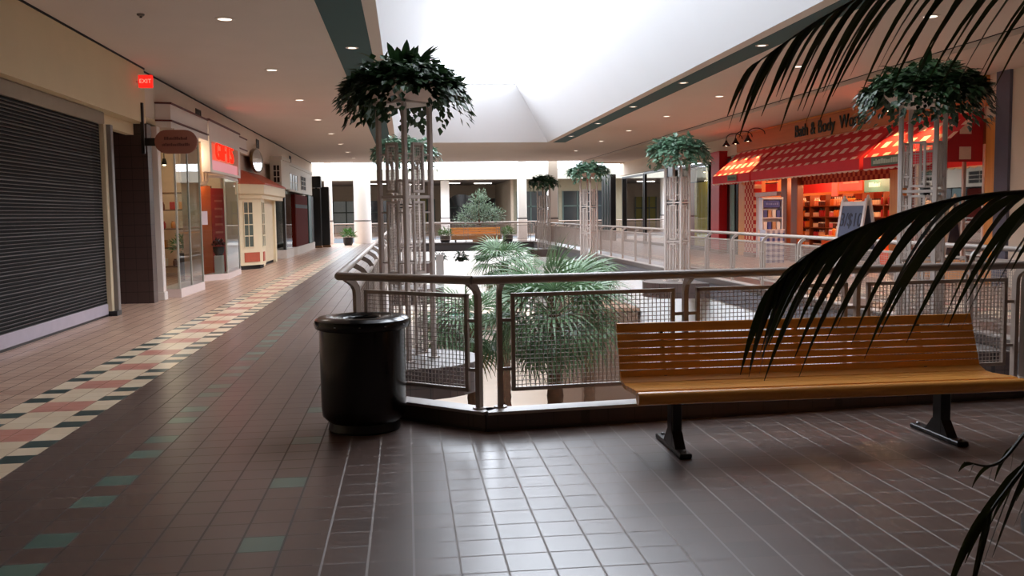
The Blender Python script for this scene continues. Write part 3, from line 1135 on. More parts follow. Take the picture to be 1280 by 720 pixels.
# ------------------------------------------------------------------ cream bay house
M_house = pm('house_cream', (236, 220, 186), 0.55, var=0.03)
M_terra = pm('terracotta', (190, 92, 66), 0.6, var=0.12, scale=12)
M_panes = pm('window_panes', (94, 104, 96), 0.08, spec=0.7, var=0.3, scale=3)
t = thing('bay_front', 'cream bay shop front with terracotta roof and panels', 'shop front', (-4.85, 28.0, 0))
A, B, C, D = (0.0, 0.0), (0.52, 0.65), (0.52, 1.35), (0.30, 5.4)
E0 = (-0.1, 5.4)
plan = [(-0.1, 0.0), A, B, C, (0.30, 1.6), (0.30, 5.4), E0]
m = MB()
m.prism(plan, 0.12, 2.1)
m.build('body', M_house, t)
m = MB()
m.prism([(x * 0.85, 0.05 + y * 0.98) for x, y in plan], 0.0, 0.12)
m.build('plinth', M_dark, t)
m = MB()
big = [(-0.1, -0.12), (0.06, -0.12), (0.64, 0.58), (0.64, 5.5), (-0.1, 5.5)]
sm = [(-0.1, -0.04), (0.03, -0.04), (0.56, 0.62), (0.56, 5.45), (-0.1, 5.45)]
m.rings([[(x, y, 2.1) for x, y in sm], [(x, y, 2.2) for x, y in sm], [(x, y, 2.24) for x, y in big], [(x, y, 2.52) for x, y in big]])
m.build('entablature', M_house, t)
m = MB()
top = [(-0.1, 0.1), (-0.02, 0.1), (0.06, 0.45), (0.06, 4.2), (-0.1, 4.2)]
big2 = [(x * 1.05, y) for x, y in big]
m.rings([[(x, y, 2.52) for x, y in big2], [(x, y, 2.56) for x, y in big2], [(x, y, 2.94) for x, y in top]])
m.build('roof', M_terra, t)
def facepanel(a, b, u0, u1, z0, z1, th, mat, name, par, grid=None, gm=None):
    a, b = Vector((*a, 0)), Vector((*b, 0))
    d = (b - a)
    n = Vector((d.y, -d.x, 0)).normalized()
    if n.x < 0 and abs(n.x) > 0.2:
        n = -n
    mb = MB()
    def pt(u, z, h):
        p = a + d * u + n * h
        return (p.x, p.y, z)
    def slab(mb, u0, u1, z0, z1, h0, h1):
        mb.rings([[pt(u0, z0, h0), pt(u1, z0, h0), pt(u1, z1, h0), pt(u0, z1, h0)], [pt(u0, z0, h1), pt(u1, z0, h1), pt(u1, z1, h1), pt(u0, z1, h1)]])
    slab(mb, u0, u1, z0, z1, 0.0, th)
    o = mb.build(name, mat, par)
    if grid:
        mb = MB()
        cols, rows = grid
        e = 0.022 / d.length
        for k in range(cols + 1):
            u = u0 + (u1 - u0) * k / cols
            slab(mb, u - e / 2, u + e / 2, z0, z1, th, th + 0.014)
        for k in range(rows + 1):
            z = z0 + (z1 - z0) * k / rows
            slab(mb, u0, u1, z - 0.014, z + 0.014, th, th + 0.014)
        mb.build('glazing_bars', gm or M_house, o)
    return o
facepanel(A, B, 0.18, 0.60, 0.66, 2.0, 0.008, M_panes, 'window', t, (2, 4))
facepanel(A, B, 0.16, 0.86, 0.22, 0.5, 0.02, M_terra, 'panel', t)
facepanel(B, C, 0.15, 0.6, 0.22, 0.5, 0.02, M_terra, 'panel', t)
facepanel(B, C, 0.15, 0.85, 0.66, 2.0, 0.008, M_panes, 'window', t, (2, 4))
m = MB()
m.cbox(0.28, 0.38, 4.6, 4.9, 0, 2.1, 0.01)
m.cbox(0.28, 0.38, 1.9, 2.2, 0, 2.1, 0.01)
m.build('pilaster', M_house, t)
facepanel((0.30, 2.4), (0.30, 4.4), 0.0, 1.0, 0.1, 1.95, 0.03, pm('house_door', (226, 206, 170), 0.5), 'door', t)

# ------------------------------------------------------------------ white dormer front and dark shop beneath
M_dorm = pm('dormer_white', (212, 206, 192), 0.6, var=0.04)
t = thing('dormer_front', 'white projecting upper shop front with small dark windows', 'shop front', (-4.715, 33.6, 2.55))
plan = [(0.0, 0.0), (0.38, 0.0), (0.45, 1.8), (0.22, 3.0), (0.22, 12.4), (0.0, 12.4)]
m = MB()
m.prism(plan, 0.0, 1.0)
m.build('body', M_dorm, t)
m = MB()
m.prism([(x * 1.12, y - 0.08 if y < 1 else y) for x, y in plan], 1.0, 1.12)
m.build('cornice', M_dorm, t)
facepanel((0.0, 0.0), (0.38, 0.0), 0.28, 0.88, 0.2, 0.82, 0.008, M_dark, 'window', t, (2, 3), M_dorm)
facepanel((0.22, 3.6), (0.22, 6.2), 0.0, 1.0, 0.05, 0.7, 0.01, pm('dormer_pane', (110, 120, 120), 0.35), 'window', t, (3, 2), M_dorm)
facepanel((0.22, 7.6), (0.22, 9.4), 0.0, 1.0, 0.15, 0.75, 0.01, M_dark, 'window', t, (2, 3), M_dorm)
t = thing('dark_shop_front', 'dark shop front with red panel and teal frame below the white dormers', 'shop front', (-4.8, 35.0, 0))
m = MB()
m.prism([(-0.2, 0), (0.38, 0.1), (0.42, 2.0), (0.2, 2.4), (0.42, 3.2), (0.42, 10.5), (-0.2, 10.5)], 0, 0.32)
m.build('plinth', pm('shop_plinth', (206, 196, 186), 0.5), t)
m = MB()
m.box(0.26, 0.36, 0.1, 0.35, 0.32, 2.5)
m.build('post', M_black, t)
m = MB()
m.quad((-0.1, 0.02, 0.32), (0.3, 0.12, 0.32), (0.3, 0.12, 2.5), (-0.1, 0.02, 2.5))
m.quad((0.32, 0.3, 0.32), (0.36, 2.0, 0.32), (0.36, 2.0, 2.5), (0.32, 0.3, 2.5))
m.build('pane', M_glass, t)
m = MB()
m.cbox(-0.15, 0.36, 3.3, 3.42, 0.32, 2.45, 0.01)
m.k = 1
m.box(0.30, 0.37, 3.42, 8.0, 0.32, 1.9)
m.k = 2
m.box(0.30, 0.37, 3.42, 8.0, 1.9, 2.05)
m.k = 1
m.box(0.30, 0.37, 3.42, 8.0, 2.05, 2.45)
m.build('red_panel', [pm('rust_red', (86, 24, 15), 0.9, spec=0.08), pm('rust_red', (86, 24, 15), 0.9, spec=0.08), M_dark], t)
m = MB()
m.cbox(0.28, 0.42, 8.0, 9.2, 0.32, 2.5, 0.01)
m.k = 1
m.cbox(0.2, 0.4, 9.3, 10.4, 0.32, 2.5, 0.01)
m.build('teal_frame', [pm('deep_teal', (38, 78, 76), 0.5), M_black], t)
f = MB()
f.box(-5.6, -5.3, 34, 46, 0, 3.3)
struct('wall_left_dark_shop', f, M_dkglass)
for k, (x, y, lab) in enumerate(((-4.35, 46.6, 'left black pylon at the end of the left walkway'), (-4.0, 47.3, 'right black pylon at the end of the left walkway'))):
    t = thing('pylon', lab, 'pylon', (x, y, 0), group='black pylons at the end of the left shops')
    m = MB()
    m.cbox(-0.2, 0.2, -0.2, 0.2, 0.1, 3.0 if k else 2.9, 0.02)
    m.build('shaft', M_black, t)
    m = MB()
    m.cbox(-0.23, 0.23, -0.23, 0.23, 0.0, 0.1, 0.02)
    m.build('base', pm('pylon_base', (128, 92, 60), 0.5), t)
    if not k:
        m = MB()
        m.cbox(-0.24, 0.24, -0.24, 0.24, 2.95, 3.5, 0.02)
        m.cbox(-0.05, 0.05, -0.05, 0.05, 2.89, 2.96, 0.01)
        m.build('lantern', M_black, t)
# ------------------------------------------------------------------ right side shops
M_redawn = pm('awning_red', (214, 44, 56), 0.75, var=0.06)
M_awn = check_mat('awning_gingham', (214, 44, 54), (252, 222, 206), (0.52, 0.27), 'yz', mode='squares')
M_orange = wood_mat('orange_pine', (208, 132, 58), (242, 170, 88), 0.45, 2, 0.5)
M_darkpine = wood_mat('dark_pine', (120, 56, 26), (150, 74, 34), 0.45, 2, 0.5)
M_chk = check_mat('pillar_check', (196, 40, 34), (240, 190, 160), (0.26, 0.26), 'yz')
M_chk_frieze = check_mat('frieze_check', (150, 26, 22), (206, 110, 70), (0.26, 0.26), 'yz')
f = MB()
f.box(XR, XR + 0.2, 30.5, 31.3, 0, 3.3)
f.box(XR - 0.03, XR + 0.2, 17.08, 17.4, 0, 3.3)
struct('wall_right_pilaster', f, M_orange)
f = MB()
f.box(16.0, 16.2, 17, 31, 0, 3.4)
struct('wall_bath_shop_back', f, pm('shop_back_red', (170, 70, 40), 0.6))
f = MB()
f.box(XR + 0.2, 16.2, 30.8, 31.0, 0, 3.4)
f.box(XR + 0.2, 16.2, 17.1, 17.3, 0, 3.4)
struct('wall_bath_shop_side', f, pm('shop_side_orange', (206, 120, 60), 0.6))
f = MB()
f.box(XR + 0.2, 16.2, 17, 31, 3.35, 3.45)
struct('ceiling_bath_shop', f, pm('shop_ceiling_warm', (190, 150, 120), 0.7))
# pine pillars
def pillar(y0, y1, x, mat, label, z=3.3, cat='pillar', name='pillar', x1=XR + 0.15):
    t = thing(name, label, cat, (XR, (y0 + y1) / 2, 0))
    h = (y1 - y0) / 2
    m = MB()
    m.cbox(x - XR, x1 - XR, -h, h, 0.14, z, 0.012)
    m.build('shaft', mat, t)
    m = MB()
    m.cbox(x - XR - 0.02, x1 - XR, -h - 0.02, h + 0.02, 0, 0.14, 0.01)
    m.build('base', M_darkpine, t)
    m = MB()
    m.cbox(x - XR - 0.03, x1 - XR, -h - 0.03, h + 0.03, z, z + 0.06, 0.01)
    m.build('cap', mat, t)
    return t
pillar(29.55, 30.45, XR - 0.1, M_chk, 'red and white checked pillar below the left awning')
pillar(27.05, 27.5, XR - 0.05, M_darkpine, 'dark pine pillar right of the blue display stand')
pillar(26.3, 26.75, XR - 0.05, M_darkpine, 'dark pine pillar at the left edge of the wide shop opening')
pillar(20.35, 20.95, XR - 0.1, M_orange, 'light pine pillar at the right edge of the wide shop opening')
pillar(20.0, 20.3, XR - 0.02, M_darkpine, 'narrow dark pine pillar behind the near right plant stand')
pillar(32.45, 33.35, XR - 0.3, pm('pillar_red', (190, 24, 30), 0.45, var=0.05), 'bright red square pillar left of the awnings', z=3.62)
# sign fascia
t = thing('sign_fascia', 'orange sign fascia with dark shop lettering above the awnings', 'sign', (XR, 24.2, 3.54))
m = MB()
m.cbox(-0.08, 0.0, -6.85, 7.1, 0.0, 0.56, 0.01)
m.build('board', wood_mat('fascia_wood', (190, 104, 46), (214, 126, 60), 0.5, 1, 0.6), t)
m = MB()
m.cbox(-0.12, 0.0, -6.85, 7.1, 0.56, 0.60, 0.01)
m.build('moulding', M_orange, t)
for wd, yy in (('Bath', 1.75), ('&', 0.98), ('Body', 0.15), ('Works', -1.35)):
    text('lettering', wd, 0.50, pm('sign_green', (36, 44, 34), 0.5), t, (-0.1, yy, 0.27), FACE_R, 0.015, 1.0)
# awnings
M_side = check_mat('awning_side', (176, 30, 38), (236, 200, 180), (0.5, 0.5), 'xz', mode='squares')
def awning(y0, y1, label, lit=False):
    t = thing('awning', label, 'awning', (XR - 0.06, (y0 + y1) / 2, 0), group='red gingham awnings of the right shop')
    h = (y1 - y0) / 2
    zt, zb, zv, px = 3.52, 2.72, 2.45, -0.9
    m = MB()
    m.quad((0, -h, zt), (0, h, zt), (px, h, zb), (px, -h, zb))
    m.quad((0.0, -h, zt - 0.02), (px + 0.01, -h, zb - 0.02), (px + 0.01, h, zb - 0.02), (0, h, zt - 0.02))
    m.build('canopy', M_awn, t)
    m = MB()
    m.box(px - 0.008, px + 0.008, -h, h, zv, zb)
    m.build('valance', M_redawn, t)
    m = MB()
    n = max(6, int(2 * h / 0.28))
    for k in range(n):
        a, b = -h + 2 * h * k / n, -h + 2 * h * (k + 1) / n
        m.rings([[(x, a + (b - a) * q / 4, zv + 0.01) for q in range(5)] + [(x, b - (b - a) * q / 4, zv - 0.04 * math.sin(PI * q / 4)) for q in range(5)] for x in (px - 0.012, px + 0.012)])
    m.build('trim', pm('awning_cream', (226, 196, 180), 0.8), t)
    for s in (-1, 1):
        m = MB()
        m.rings([[(0, s * h + e, zt), (px, s * h + e, zb), (px, s * h + e, zv), (0, s * h + e, zv)] for e in (-0.008, 0.008)])
        m.build('side_panel', M_side if y0 < 18 and s < 0 else M_redawn, t)
    return t
awning(27.75, 31.2, 'leftmost red gingham awning, glowing orange under its lamps')
awning(20.75, 27.6, 'middle red gingham awning over the wide shop opening')
awning(17.45, 20.55, 'right red gingham awning behind the near right plant stand')
t = thing('awning_tag', 'grey green tag on the valance of the leftmost awning', 'sign', (XR - 0.995, 29.2, 2.6))
MB().cbox(-0.008, 0.0, -0.42, 0.42, -0.09, 0.09, 0.003).build('board', pm('tag_green', (96, 120, 100), 0.6), t)
def rowtext(par, y0, y1, z, h, x, mat, seed=1, name='lettering'):
    r2 = random.Random(seed)
    m = MB()
    y = y0
    while y < y1:
        w = r2.uniform(0.03, 0.06)
        m.box(x - 0.004, x, y, y + w, z - h / 2, z + h * r2.choice((0.2, 0.35, 0.5)))
        y += w + 0.02
    return m.build(name, mat, par)
rowtext(t, -0.34, 0.32, 0, 0.09, -0.0082, pm('tag_text', (60, 76, 64), 0.6), 4)
t = thing('awning_tag', 'grey green tag on the valance of the right awning', 'sign', (XR - 0.995, 19.5, 2.6))
MB().cbox(-0.008, 0.0, -0.62, 0.62, -0.1, 0.1, 0.003).build('board', pm('tag_green', (96, 120, 100), 0.6), t)
rowtext(t, -0.52, 0.5, 0, 0.11, -0.0082, pm('tag_text2', (196, 206, 190), 0.6), 5)
# gooseneck lamps
def goose(y, label, e, col=(1, 0.5, 0.18)):
    t = thing('gooseneck_lamp', label, 'lamp', (XR - 0.135, y, 4.05), group='gooseneck lamps above the awnings')
    m = MB()
    pts = [(0, 0, -0.1)] + [(-0.28 + 0.28 * math.cos(a), 0, -0.08 + 0.17 * math.sin(a)) for a in [PI * k / 10 for k in range(1, 10)]] + [(-0.56, 0, -0.1), (-0.56, 0, -0.16)]
    m.tube(pts, 0.014, 8)
    m.build('arm', M_black, t, True)
    m = MB()
    m.lathe([(0.03, -0.14), (0.05, -0.2), (0.14, -0.33), (0.13, -0.33), (0.04, -0.22)], 16, (-0.56, 0, 0), c1=True)
    m.build('shade', M_black, t, True)
    m = MB()
    m.lathe([(0.02, -0.25), (0.045, -0.29), (0.03, -0.325)], 12, (-0.56, 0, 0))
    m.build('bulb', M_bulb, t, True)
    if e:
        l = bpy.data.lights.new('beam', 'SPOT')
        l.energy = e
        l.color = col
        l.spot_size = 1.9
        l.spot_blend = 0.5
        l.shadow_soft_size = 0.05
        o = bpy.data.objects.new('beam', l)
        COL.objects.link(o)
        o.parent = t
        o.location = (-0.56, 0, -0.34)
        o.rotation_euler = (0, 0.25, 0)
for y, lab, e in ((30.6, 'gooseneck lamp at the far end of the leftmost awning', 130), (29.7, 'second gooseneck lamp above the leftmost awning', 130), (28.6, 'third gooseneck lamp above the leftmost awning', 130),
               (20.0, 'gooseneck lamp left above the right awning', 110), (18.7, 'gooseneck lamp right above the right awning', 110)):
    goose(y, lab, e)
# checked frieze, header banners
f = MB()
f.box(XR + 0.1, XR + 0.14, 20.95, 26.3, 2.27, 2.8)
struct('trim_10', f, M_chk_frieze)
f = MB()
f.box(XR + 0.02, XR + 0.14, 17.4, 31, 2.8, 3.4)
struct('wall_right_header', f, M_darkpine)
def banner(y0, y1, z0, z1, x, mat, label):
    t = thing('header_banner', label, 'banner', (x, (y0 + y1) / 2, z0), group='header banners inside the right shop')
    h = (y1 - y0) / 2
    MB().cbox(-0.015, 0.015, -h, h, 0, z1 - z0, 0.004).build('panel', mat, t)
    MB().box(-0.02, 0.02, -h - 0.02, h + 0.02, z1 - z0, z1 - z0 + 0.03).build('rail', M_black, t)
    m = MB()
    for q in (-h * .8, h * .8):
        m.tube([(0, q, z1 - z0 + 0.02), (0, q, 3.35 - z0)], 0.006, 6)
    m.build('cord', M_black, t)
    return t
M_ban = pm('banner_red', (236, 44, 38), 0.6, var=0.05, es=0.12)  # faint emission stands in for shop light on the banner, no lamp itself
b1 = banner(26.5, 28.9, 2.06, 2.45, 12.6, M_ban, 'left red header banner over the shop shelves')
b2 = banner(26.06, 26.42, 1.93, 2.45, 12.58, pm('banner_coral', (240, 84, 74), 0.6, es=0.12), 'small coral banner between two red ones')  # coral banner has the same added glow for the light on it
b3 = banner(24.6, 26.0, 2.06, 2.45, 12.6, M_ban, 'right red header banner over the shop shelves')
b4 = banner(22.4, 23.9, 1.98, 2.36, 12.3, pm('banner_teal', (70, 116, 108), 0.6), 'teal header banner with pale lettering beside the light pine pillar')
rowtext(b3, -0.5, 0.4, 0.26, 0.1, -0.0152, pm('ban_text', (246, 130, 116), 0.6), 8)
rowtext(b4, -0.1, 0.5, 0.2, 0.12, -0.0152, pm('ban_text2', (190, 206, 190), 0.6), 9)
banner(28.75, 29.7, 2.1, 2.4, 11.85, M_ban, 'small red banner behind the white lintel')
SPW = (1, 0.62, 0.34)
for k, y in enumerate((26.6, 24.8, 23.3, 22.0)):
    spot_fitting((11.9, y, 3.35), f'black spot lamp in the shop opening, {ORD[3 - k]} along the red banners', 'black spot lamps in the right shop', 34, SPW, hang=0.8)
for k, (x, y) in enumerate(((13.6, 28.5), (13.6, 25.5), (13.4, 22.5), (13.2, 19.2))):
    spot_fitting((x, y, 3.35), f'ceiling spot lamp deep in the right shop, {ORD[3 - k]} of four', 'deep spot lamps in the right shop', 150, SPW, hang=0.3)
# shelving with bottles
def shelving(loc, rz, w, label, nsh=5, zt=2.0):
    t = thing('shelf_unit', label, 'shelf', loc, rz, 'wooden shelving in the right shop')
    m = MB()
    m.box(-w / 2, w / 2, 0.341, 0.36, 0, zt)
    m.build('back', M_darkpine, t)
    for x in (-w / 2, -w / 6, w / 6, w / 2):
        MB().box(x - 0.02, x + 0.02, 0, 0.34, 0, zt).build('upright', M_darkpine, t)
    for k in range(nsh):
        z = 0.3 + k * (zt - 0.3) / nsh
        m = MB()
        m.cbox(-w / 2, w / 2, 0.0, 0.32, z - 0.03, z, 0.003)
        m.build('shelf_board', M_darkpine, t)
    return t
BM = [pm('bottle_amber', (226, 130, 50), 0.25), pm('bottle_peach', (240, 180, 130), 0.3), pm('bottle_red', (190, 40, 40), 0.3), pm('bottle_brown', (84, 44, 30), 0.3), pm('bottle_cream', (240, 216, 180), 0.35), pm('bottle_pink', (226, 120, 120), 0.3)]
BC = [pm('cap_dark', (40, 30, 28), 0.4), pm('cap_white', (230, 220, 210), 0.4)]
def bottle_mesh(b, c, kind):
    m = MB()
    if kind == 0:
        m.lathe([(0.045, 0), (0.05, 0.01), (0.05, 0.17), (0.02, 0.2)], 10)
        m.k = 1
        m.lathe([(0.022, 0.2), (0.022, 0.26)], 8)
    else:
        m.lathe([(0.06, 0), (0.065, 0.015), (0.065, 0.12), (0.05, 0.13)], 10)
        m.k = 1
        m.lathe([(0.06, 0.13), (0.06, 0.16)], 10)
    return m.mesh('bottle', [b, c], True)
BMESH = [bottle_mesh(BM[i % 6], BC[i % 2], (i // 3) % 2) for i in range(12)]
COLN = ['amber', 'peach', 'red', 'brown', 'cream', 'pink']
def stock(loc, rz, w, nsh, zt, where, step=0.125):
    c, s = math.cos(rz), math.sin(rz)
    for k in range(nsh):
        z = 0.3 + k * (zt - 0.3) / nsh + 0.001
        n = int((w - 0.2) / step)
        ki = rnd.randrange(12)
        for j in range(n):
            if j % 4 == 0:
                ki = rnd.randrange(12)
            x = -w / 2 + 0.1 + (j + 0.5) * (w - 0.2) / n
            if min(abs(x - q) for q in (-w / 6, w / 6)) < 0.08:
                continue
            y = 0.1
            o = bpy.data.objects.new('bottle', BMESH[ki])
            COL.objects.link(o)
            o.location = (loc[0] + x * c - y * s, loc[1] + x * s + y * c, z)
            tag(o, f'small {COLN[ki % 6]} bottle standing on {where}, shelf {["one", "two", "three", "four", "five"][k]} from below', 'bottle', f'bottles on {where}, level {k}, {COLN[ki % 6]}')
# shelving faces -X : local -y -> world -X  => rz = -90deg
shelving((13.0, 28.3, 0), -PI / 2, 3.4, 'wooden shelf unit with bottles below the left red banner')
stock((13.0, 28.3, 0), -PI / 2, 3.4, 5, 2.0, 'the shelf below the left red banner')
shelving((12.95, 24.7, 0), -PI / 2, 3.6, 'wooden shelf unit with bottles behind the sandwich board')
stock((12.95, 24.7, 0), -PI / 2, 3.6, 5, 2.0, 'the shelf behind the sandwich board')
# low table in the shop opening
t = thing('display_table', 'orange cloth covered display table inside the shop opening', 'table', (12.3, 24.4, 0))
m = MB()
m.cbox(-0.35, 0.35, -1.4, 1.4, 0.76, 0.8, 0.01)
m.build('tabletop', M_orange, t)
m = MB()
m.cbox(-0.33, 0.33, -1.38, 1.38, 0.0, 0.759, 0.01)
m.build('cloth', pm('cloth_orange', (214, 92, 36), 0.8), t)
for j in range(14):
    ki = (j * 5) % 12
    o = bpy.data.objects.new('bottle', BMESH[ki])
    COL.objects.link(o)
    o.location = (12.15, 23.15 + j * 0.185, 0.801)
    tag(o, f'{COLN[ki % 6]} bottle on the orange cloth table, {j + 1} from its near end', 'bottle', 'bottles on the orange cloth table')
# blue display stand
M_blue = check_mat('blue_gingham', (52, 66, 140), (206, 212, 232), (0.16, 0.16), 'yz', mode='gingham')
M_bluex = check_mat('blue_gingham_front', (52, 66, 140), (206, 212, 232), (0.16, 0.16), 'xz', mode='gingham')
t = thing('display_stand', 'white display stand with blue sign and blue gingham skirt', 'display stand', (10.74, 26.4, 0), PI / 2)
m = MB()
m.box(-0.2, 0.22, -0.29, 0.29, 0.0, 0.95)
m.build('skirt', M_blue, t)
m = MB()
m.cbox(-0.22, 0.27, -0.30, 0.30, 0.95, 0.98, 0.006)
m.cbox(-0.02, 0.25, -0.30, 0.30, 1.3, 1.33, 0.004)
m.cbox(0.22, 0.26, -0.30, 0.30, 0.98, 1.9, 0.006)
m.cbox(-0.02, 0.26, -0.32, -0.29, 0.98, 1.9, 0.006)
m.cbox(-0.02, 0.26, 0.29, 0.32, 0.98, 1.9, 0.006)
m.cbox(-0.03, 0.26, -0.32, 0.32, 1.86, 1.92, 0.006)
m.build('rack', pm('stand_white', (214, 214, 226), 0.5), t)
m = MB()
m.cbox(0.06, 0.1, -0.25, 0.25, 1.62, 1.83, 0.004)
sg = m.build('sign_panel', pm('royal_blue', (34, 50, 150), 0.5), t)
rowtext(sg, -0.2, 0.18, 1.73, 0.06, 0.0598, pm('blue_text', (110, 124, 196), 0.6), 12)
prod = MB()
prod.cbox(-0.055, 0.055, -0.06, 0.06, 0, 0.22, 0.008)
pmz = [prod.mesh('carton', m_) for m_ in (pm('carton_white', (226, 222, 226), 0.5), pm('carton_blue', (60, 70, 150), 0.5), pm('carton_tan', (186, 140, 110), 0.5))]
for lv, z in enumerate((0.981, 1.331)):
    for j in range(4):
        o = bpy.data.objects.new('carton', pmz[(j + lv) % 3])
        COL.objects.link(o)
        o.location = (10.74 - 0.2 + j * 0.135, 26.5, z)
        tag(o, f'{["white", "blue", "tan"][(j + lv) % 3]} carton on the {["lower", "upper"][lv]} shelf of the display stand, {NUMW[j]} from its left end', 'carton', 'cartons on the display stand')
t = thing('door_lintel', 'pale lintel and side panel beside the checked pillar', 'door frame', (XR - 0.05, 28.6, 0))
MB().cbox(-0.05, 0.1, -0.9, 0.9, 1.98, 2.12, 0.01).build('lintel', pm('lintel_white', (206, 196, 200), 0.5), t)
MB().cbox(-0.02, 0.06, 0.7, 0.88, 0.0, 1.98, 0.01).build('side_panel', pm('lintel_white', (206, 196, 200), 0.5), t)
# sandwich board
t = thing('sandwich_board', 'white framed sandwich board with blue panel before the shop opening', 'sandwich board', (10.45, 20.7, 0), 0.0)
def aboard(s):
    m = MB()
    def P(y, z, o):
        return (s * (0.02 + (1.78 - z) * 0.16 + o), y, z)
    for (ya, yb, za, zb) in ((-0.62, -0.52, 0, 1.78), (0.52, 0.62, 0, 1.78), (-0.52, 0.52, 1.62, 1.72), (-0.52, 0.52, 0.2, 0.32)):
        m.rings([[P(ya, za, 0), P(yb, za, 0), P(yb, zb, 0), P(ya, zb, 0)], [P(ya, za, 0.035), P(yb, za, 0.035), P(yb, zb, 0.035), P(ya, zb, 0.035)]])
    o = m.build('frame', pm('board_white', (216, 212, 214), 0.5), t)
    m = MB()
    m.rings([[P(-0.52, 0.32, 0.01), P(0.52, 0.32, 0.01), P(0.52, 1.62, 0.01), P(-0.52, 1.62, 0.01)], [P(-0.52, 0.32, 0.02), P(0.52, 0.32, 0.02), P(0.52, 1.62, 0.02), P(-0.52, 1.62, 0.02)]])
    m.build('panel', pm('slate_blue', (70, 82, 112), 0.5), t)
    return o
aboard(-1)
aboard(1)
text('lettering', '3/$10', 0.46, pm('chalk_dark', (34, 36, 52), 0.6), t, (-0.125, 0, 1.28), (PI / 2 - 0.16, 0, -PI / 2), 0.004)
m = MB()
for y in (-0.57, 0.57):
    m.lathe([(0.035, 1.74), (0.045, 1.78), (0.03, 1.84), (0.012, 1.87)], 10, (0, y, 0))
m.build('finial', pm('board_white', (216, 212, 214), 0.5), t, True)
# right display window behind the near plant stand
t = thing('display_window', 'shop display window with pink panels right of the light pine pillar', 'shop window', (XR, 18.7, 0))
MB().cbox(-0.05, 0.1, -1.25, 1.25, 0, 0.45, 0.01).build('sill', M_orange, t)
m = MB()
m.quad((0, -1.25, 0.45), (0, 1.25, 0.45), (0, 1.25, 2.75), (0, -1.25, 2.75))
m.build('pane', M_glass, t)
m = MB()
for y in (-0.55, -1.24, 1.24):
    m.box(-0.03, 0.03, y - 0.03, y + 0.03, 0.45, 2.8)
m.build('mullion', pm('window_white', (220, 200, 190), 0.5), t)
for (ya, yb, za, zb, mt, lab) in ((-0.5, 0.2, 0.5, 2.4, pm('pink_panel', (230, 120, 130), 0.6), 'pink display panel in the right shop window'),
                             (-1.15, -0.6, 1.9, 2.4, pm('plum_panel', (70, 30, 36), 0.6), 'dark plum square panel in the right shop window'),
                             (-1.15, -0.6, 1.45, 1.85, pm('lime_panel', (150, 170, 50), 0.6), 'lime green panel in the right shop window'),
                             (0.3, 1.1, 1.5, 1.9, pm('teal_panel', (120, 160, 140), 0.6), 'pale teal panel in the right shop window'),
                             (0.3, 1.1, 0.5, 1.4, pm('rose_panel', (160, 110, 120), 0.6), 'dusky rose panel low in the right shop window')):
    o = MB().cbox(-0.02, 0.02, ya, yb, za, zb, 0.004).build('display_panel', mt, t, loc=(0.06 + 0.05 * (za > 1), 0, 0))
    o['label'] = lab

# far right windows of the closed shops
M_yel = pm('yellow_screen', (216, 190, 40), 0.5, var=0.15, scale=4)
M_redc = pm('red_curtain', (150, 50, 44), 0.6)
M_greyw = pm('grey_screen', (176, 170, 160), 0.5, var=0.1, scale=2)
def closed_window(y0, y1, z1, mats, label, frame=M_black, z0=0.12):
    t = thing('closed_shop_window', label, 'shop window', (XR, (y0 + y1) / 2, 0), group='windows of the closed right shops')
    h = (y1 - y0) / 2
    MB().cbox(-0.06, 0.1, -h, h, 0, z0, 0.006).build('sill', frame, t)
    m = MB()
    for y in (-h + 0.06, h - 0.06):
        m.cbox(-0.06, 0.1, y - 0.06, y + 0.06, z0, z1, 0.006)
    m.cbox(-0.06, 0.1, -h, h, z1, z1 + 0.1, 0.006)
    m.build('frame', frame, t)
    MB().quad((0, -h, z0), (0, h, z0), (0, h, z1), (0, -h, z1)).build('pane', M_glass if 'yellow' not in label else glass_mat('matte_shop_glass', refl=0.25), t)
    n = len(mats)
    for k, mt in enumerate(mats):
        if mt is None:
            continue
        mt, fr0, fr1, zz0, zz1 = mt
        m = MB()
        a, b = -h + 2 * h * fr0, -h + 2 * h * fr1
        steps = max(4, int((b - a) / 0.12))
        ring = [(0.3 + 0.02 * math.sin(q * 1.7), a + (b - a) * q / steps) for q in range(steps + 1)]
        m.rings([[(x, y, zz0) for x, y in ring] + [(x + 0.02, y, zz0) for x, y in ring[::-1]], [(x, y, zz1) for x, y in ring] + [(x + 0.02, y, zz1) for x, y in ring[::-1]]])
        m.build('screen', mt, t)
    return t
closed_window(34.35, 38.9, 3.3, [(M_yel, 0.02, 0.62, 0.15, 2.7), (M_redc, 0.64, 0.95, 0.15, 2.7), (M_greyw, 0.02, 0.95, 2.75, 3.25)], 'closed shop window with yellow screen left of the red pillar')
closed_window(40.0, 44.0, 3.35, [(pm('dim_screen', (92, 92, 86), 0.5), 0.1, 0.95, 0.15, 2.4), (M_greyw, 0.1, 0.9, 2.45, 3.3)], 'dim closed shop window behind the second right plant stand')
closed_window(44.1, 48.6, 3.3, [(M_greyw, 0.05, 0.95, 0.15, 3.2)], 'pale grey closed shop window farthest along the right wall')
f = MB()
spot_fitting((XR + 0.12, 35.4, 3.3), 'small warm lamp inside the yellow shop window', 'lamps in the closed shops', 12.0, (1, .85, .6), 0.1)
f.box(XR + 0.5, XR + 0.6, 31.5, 49, 0, 3.4)
struct('wall_right_dark', f, pm('dark_shop_interior', (30, 28, 28), 0.8))
f = MB()
f.box(XR - 0.04, XR + 0.1, 38.9, 40.0, 0, 3.5)
f.box(XR - 0.02, XR + 0.1, 31.35, 32.4, 0, 3.4)
struct('wall_right_black', f, pm('black_panel', (24, 24, 26), 0.3))
t = thing('teal_glass_door', 'narrow teal glass door strip right of the red pillar', 'door', (XR - 0.04, 31.75, 0))
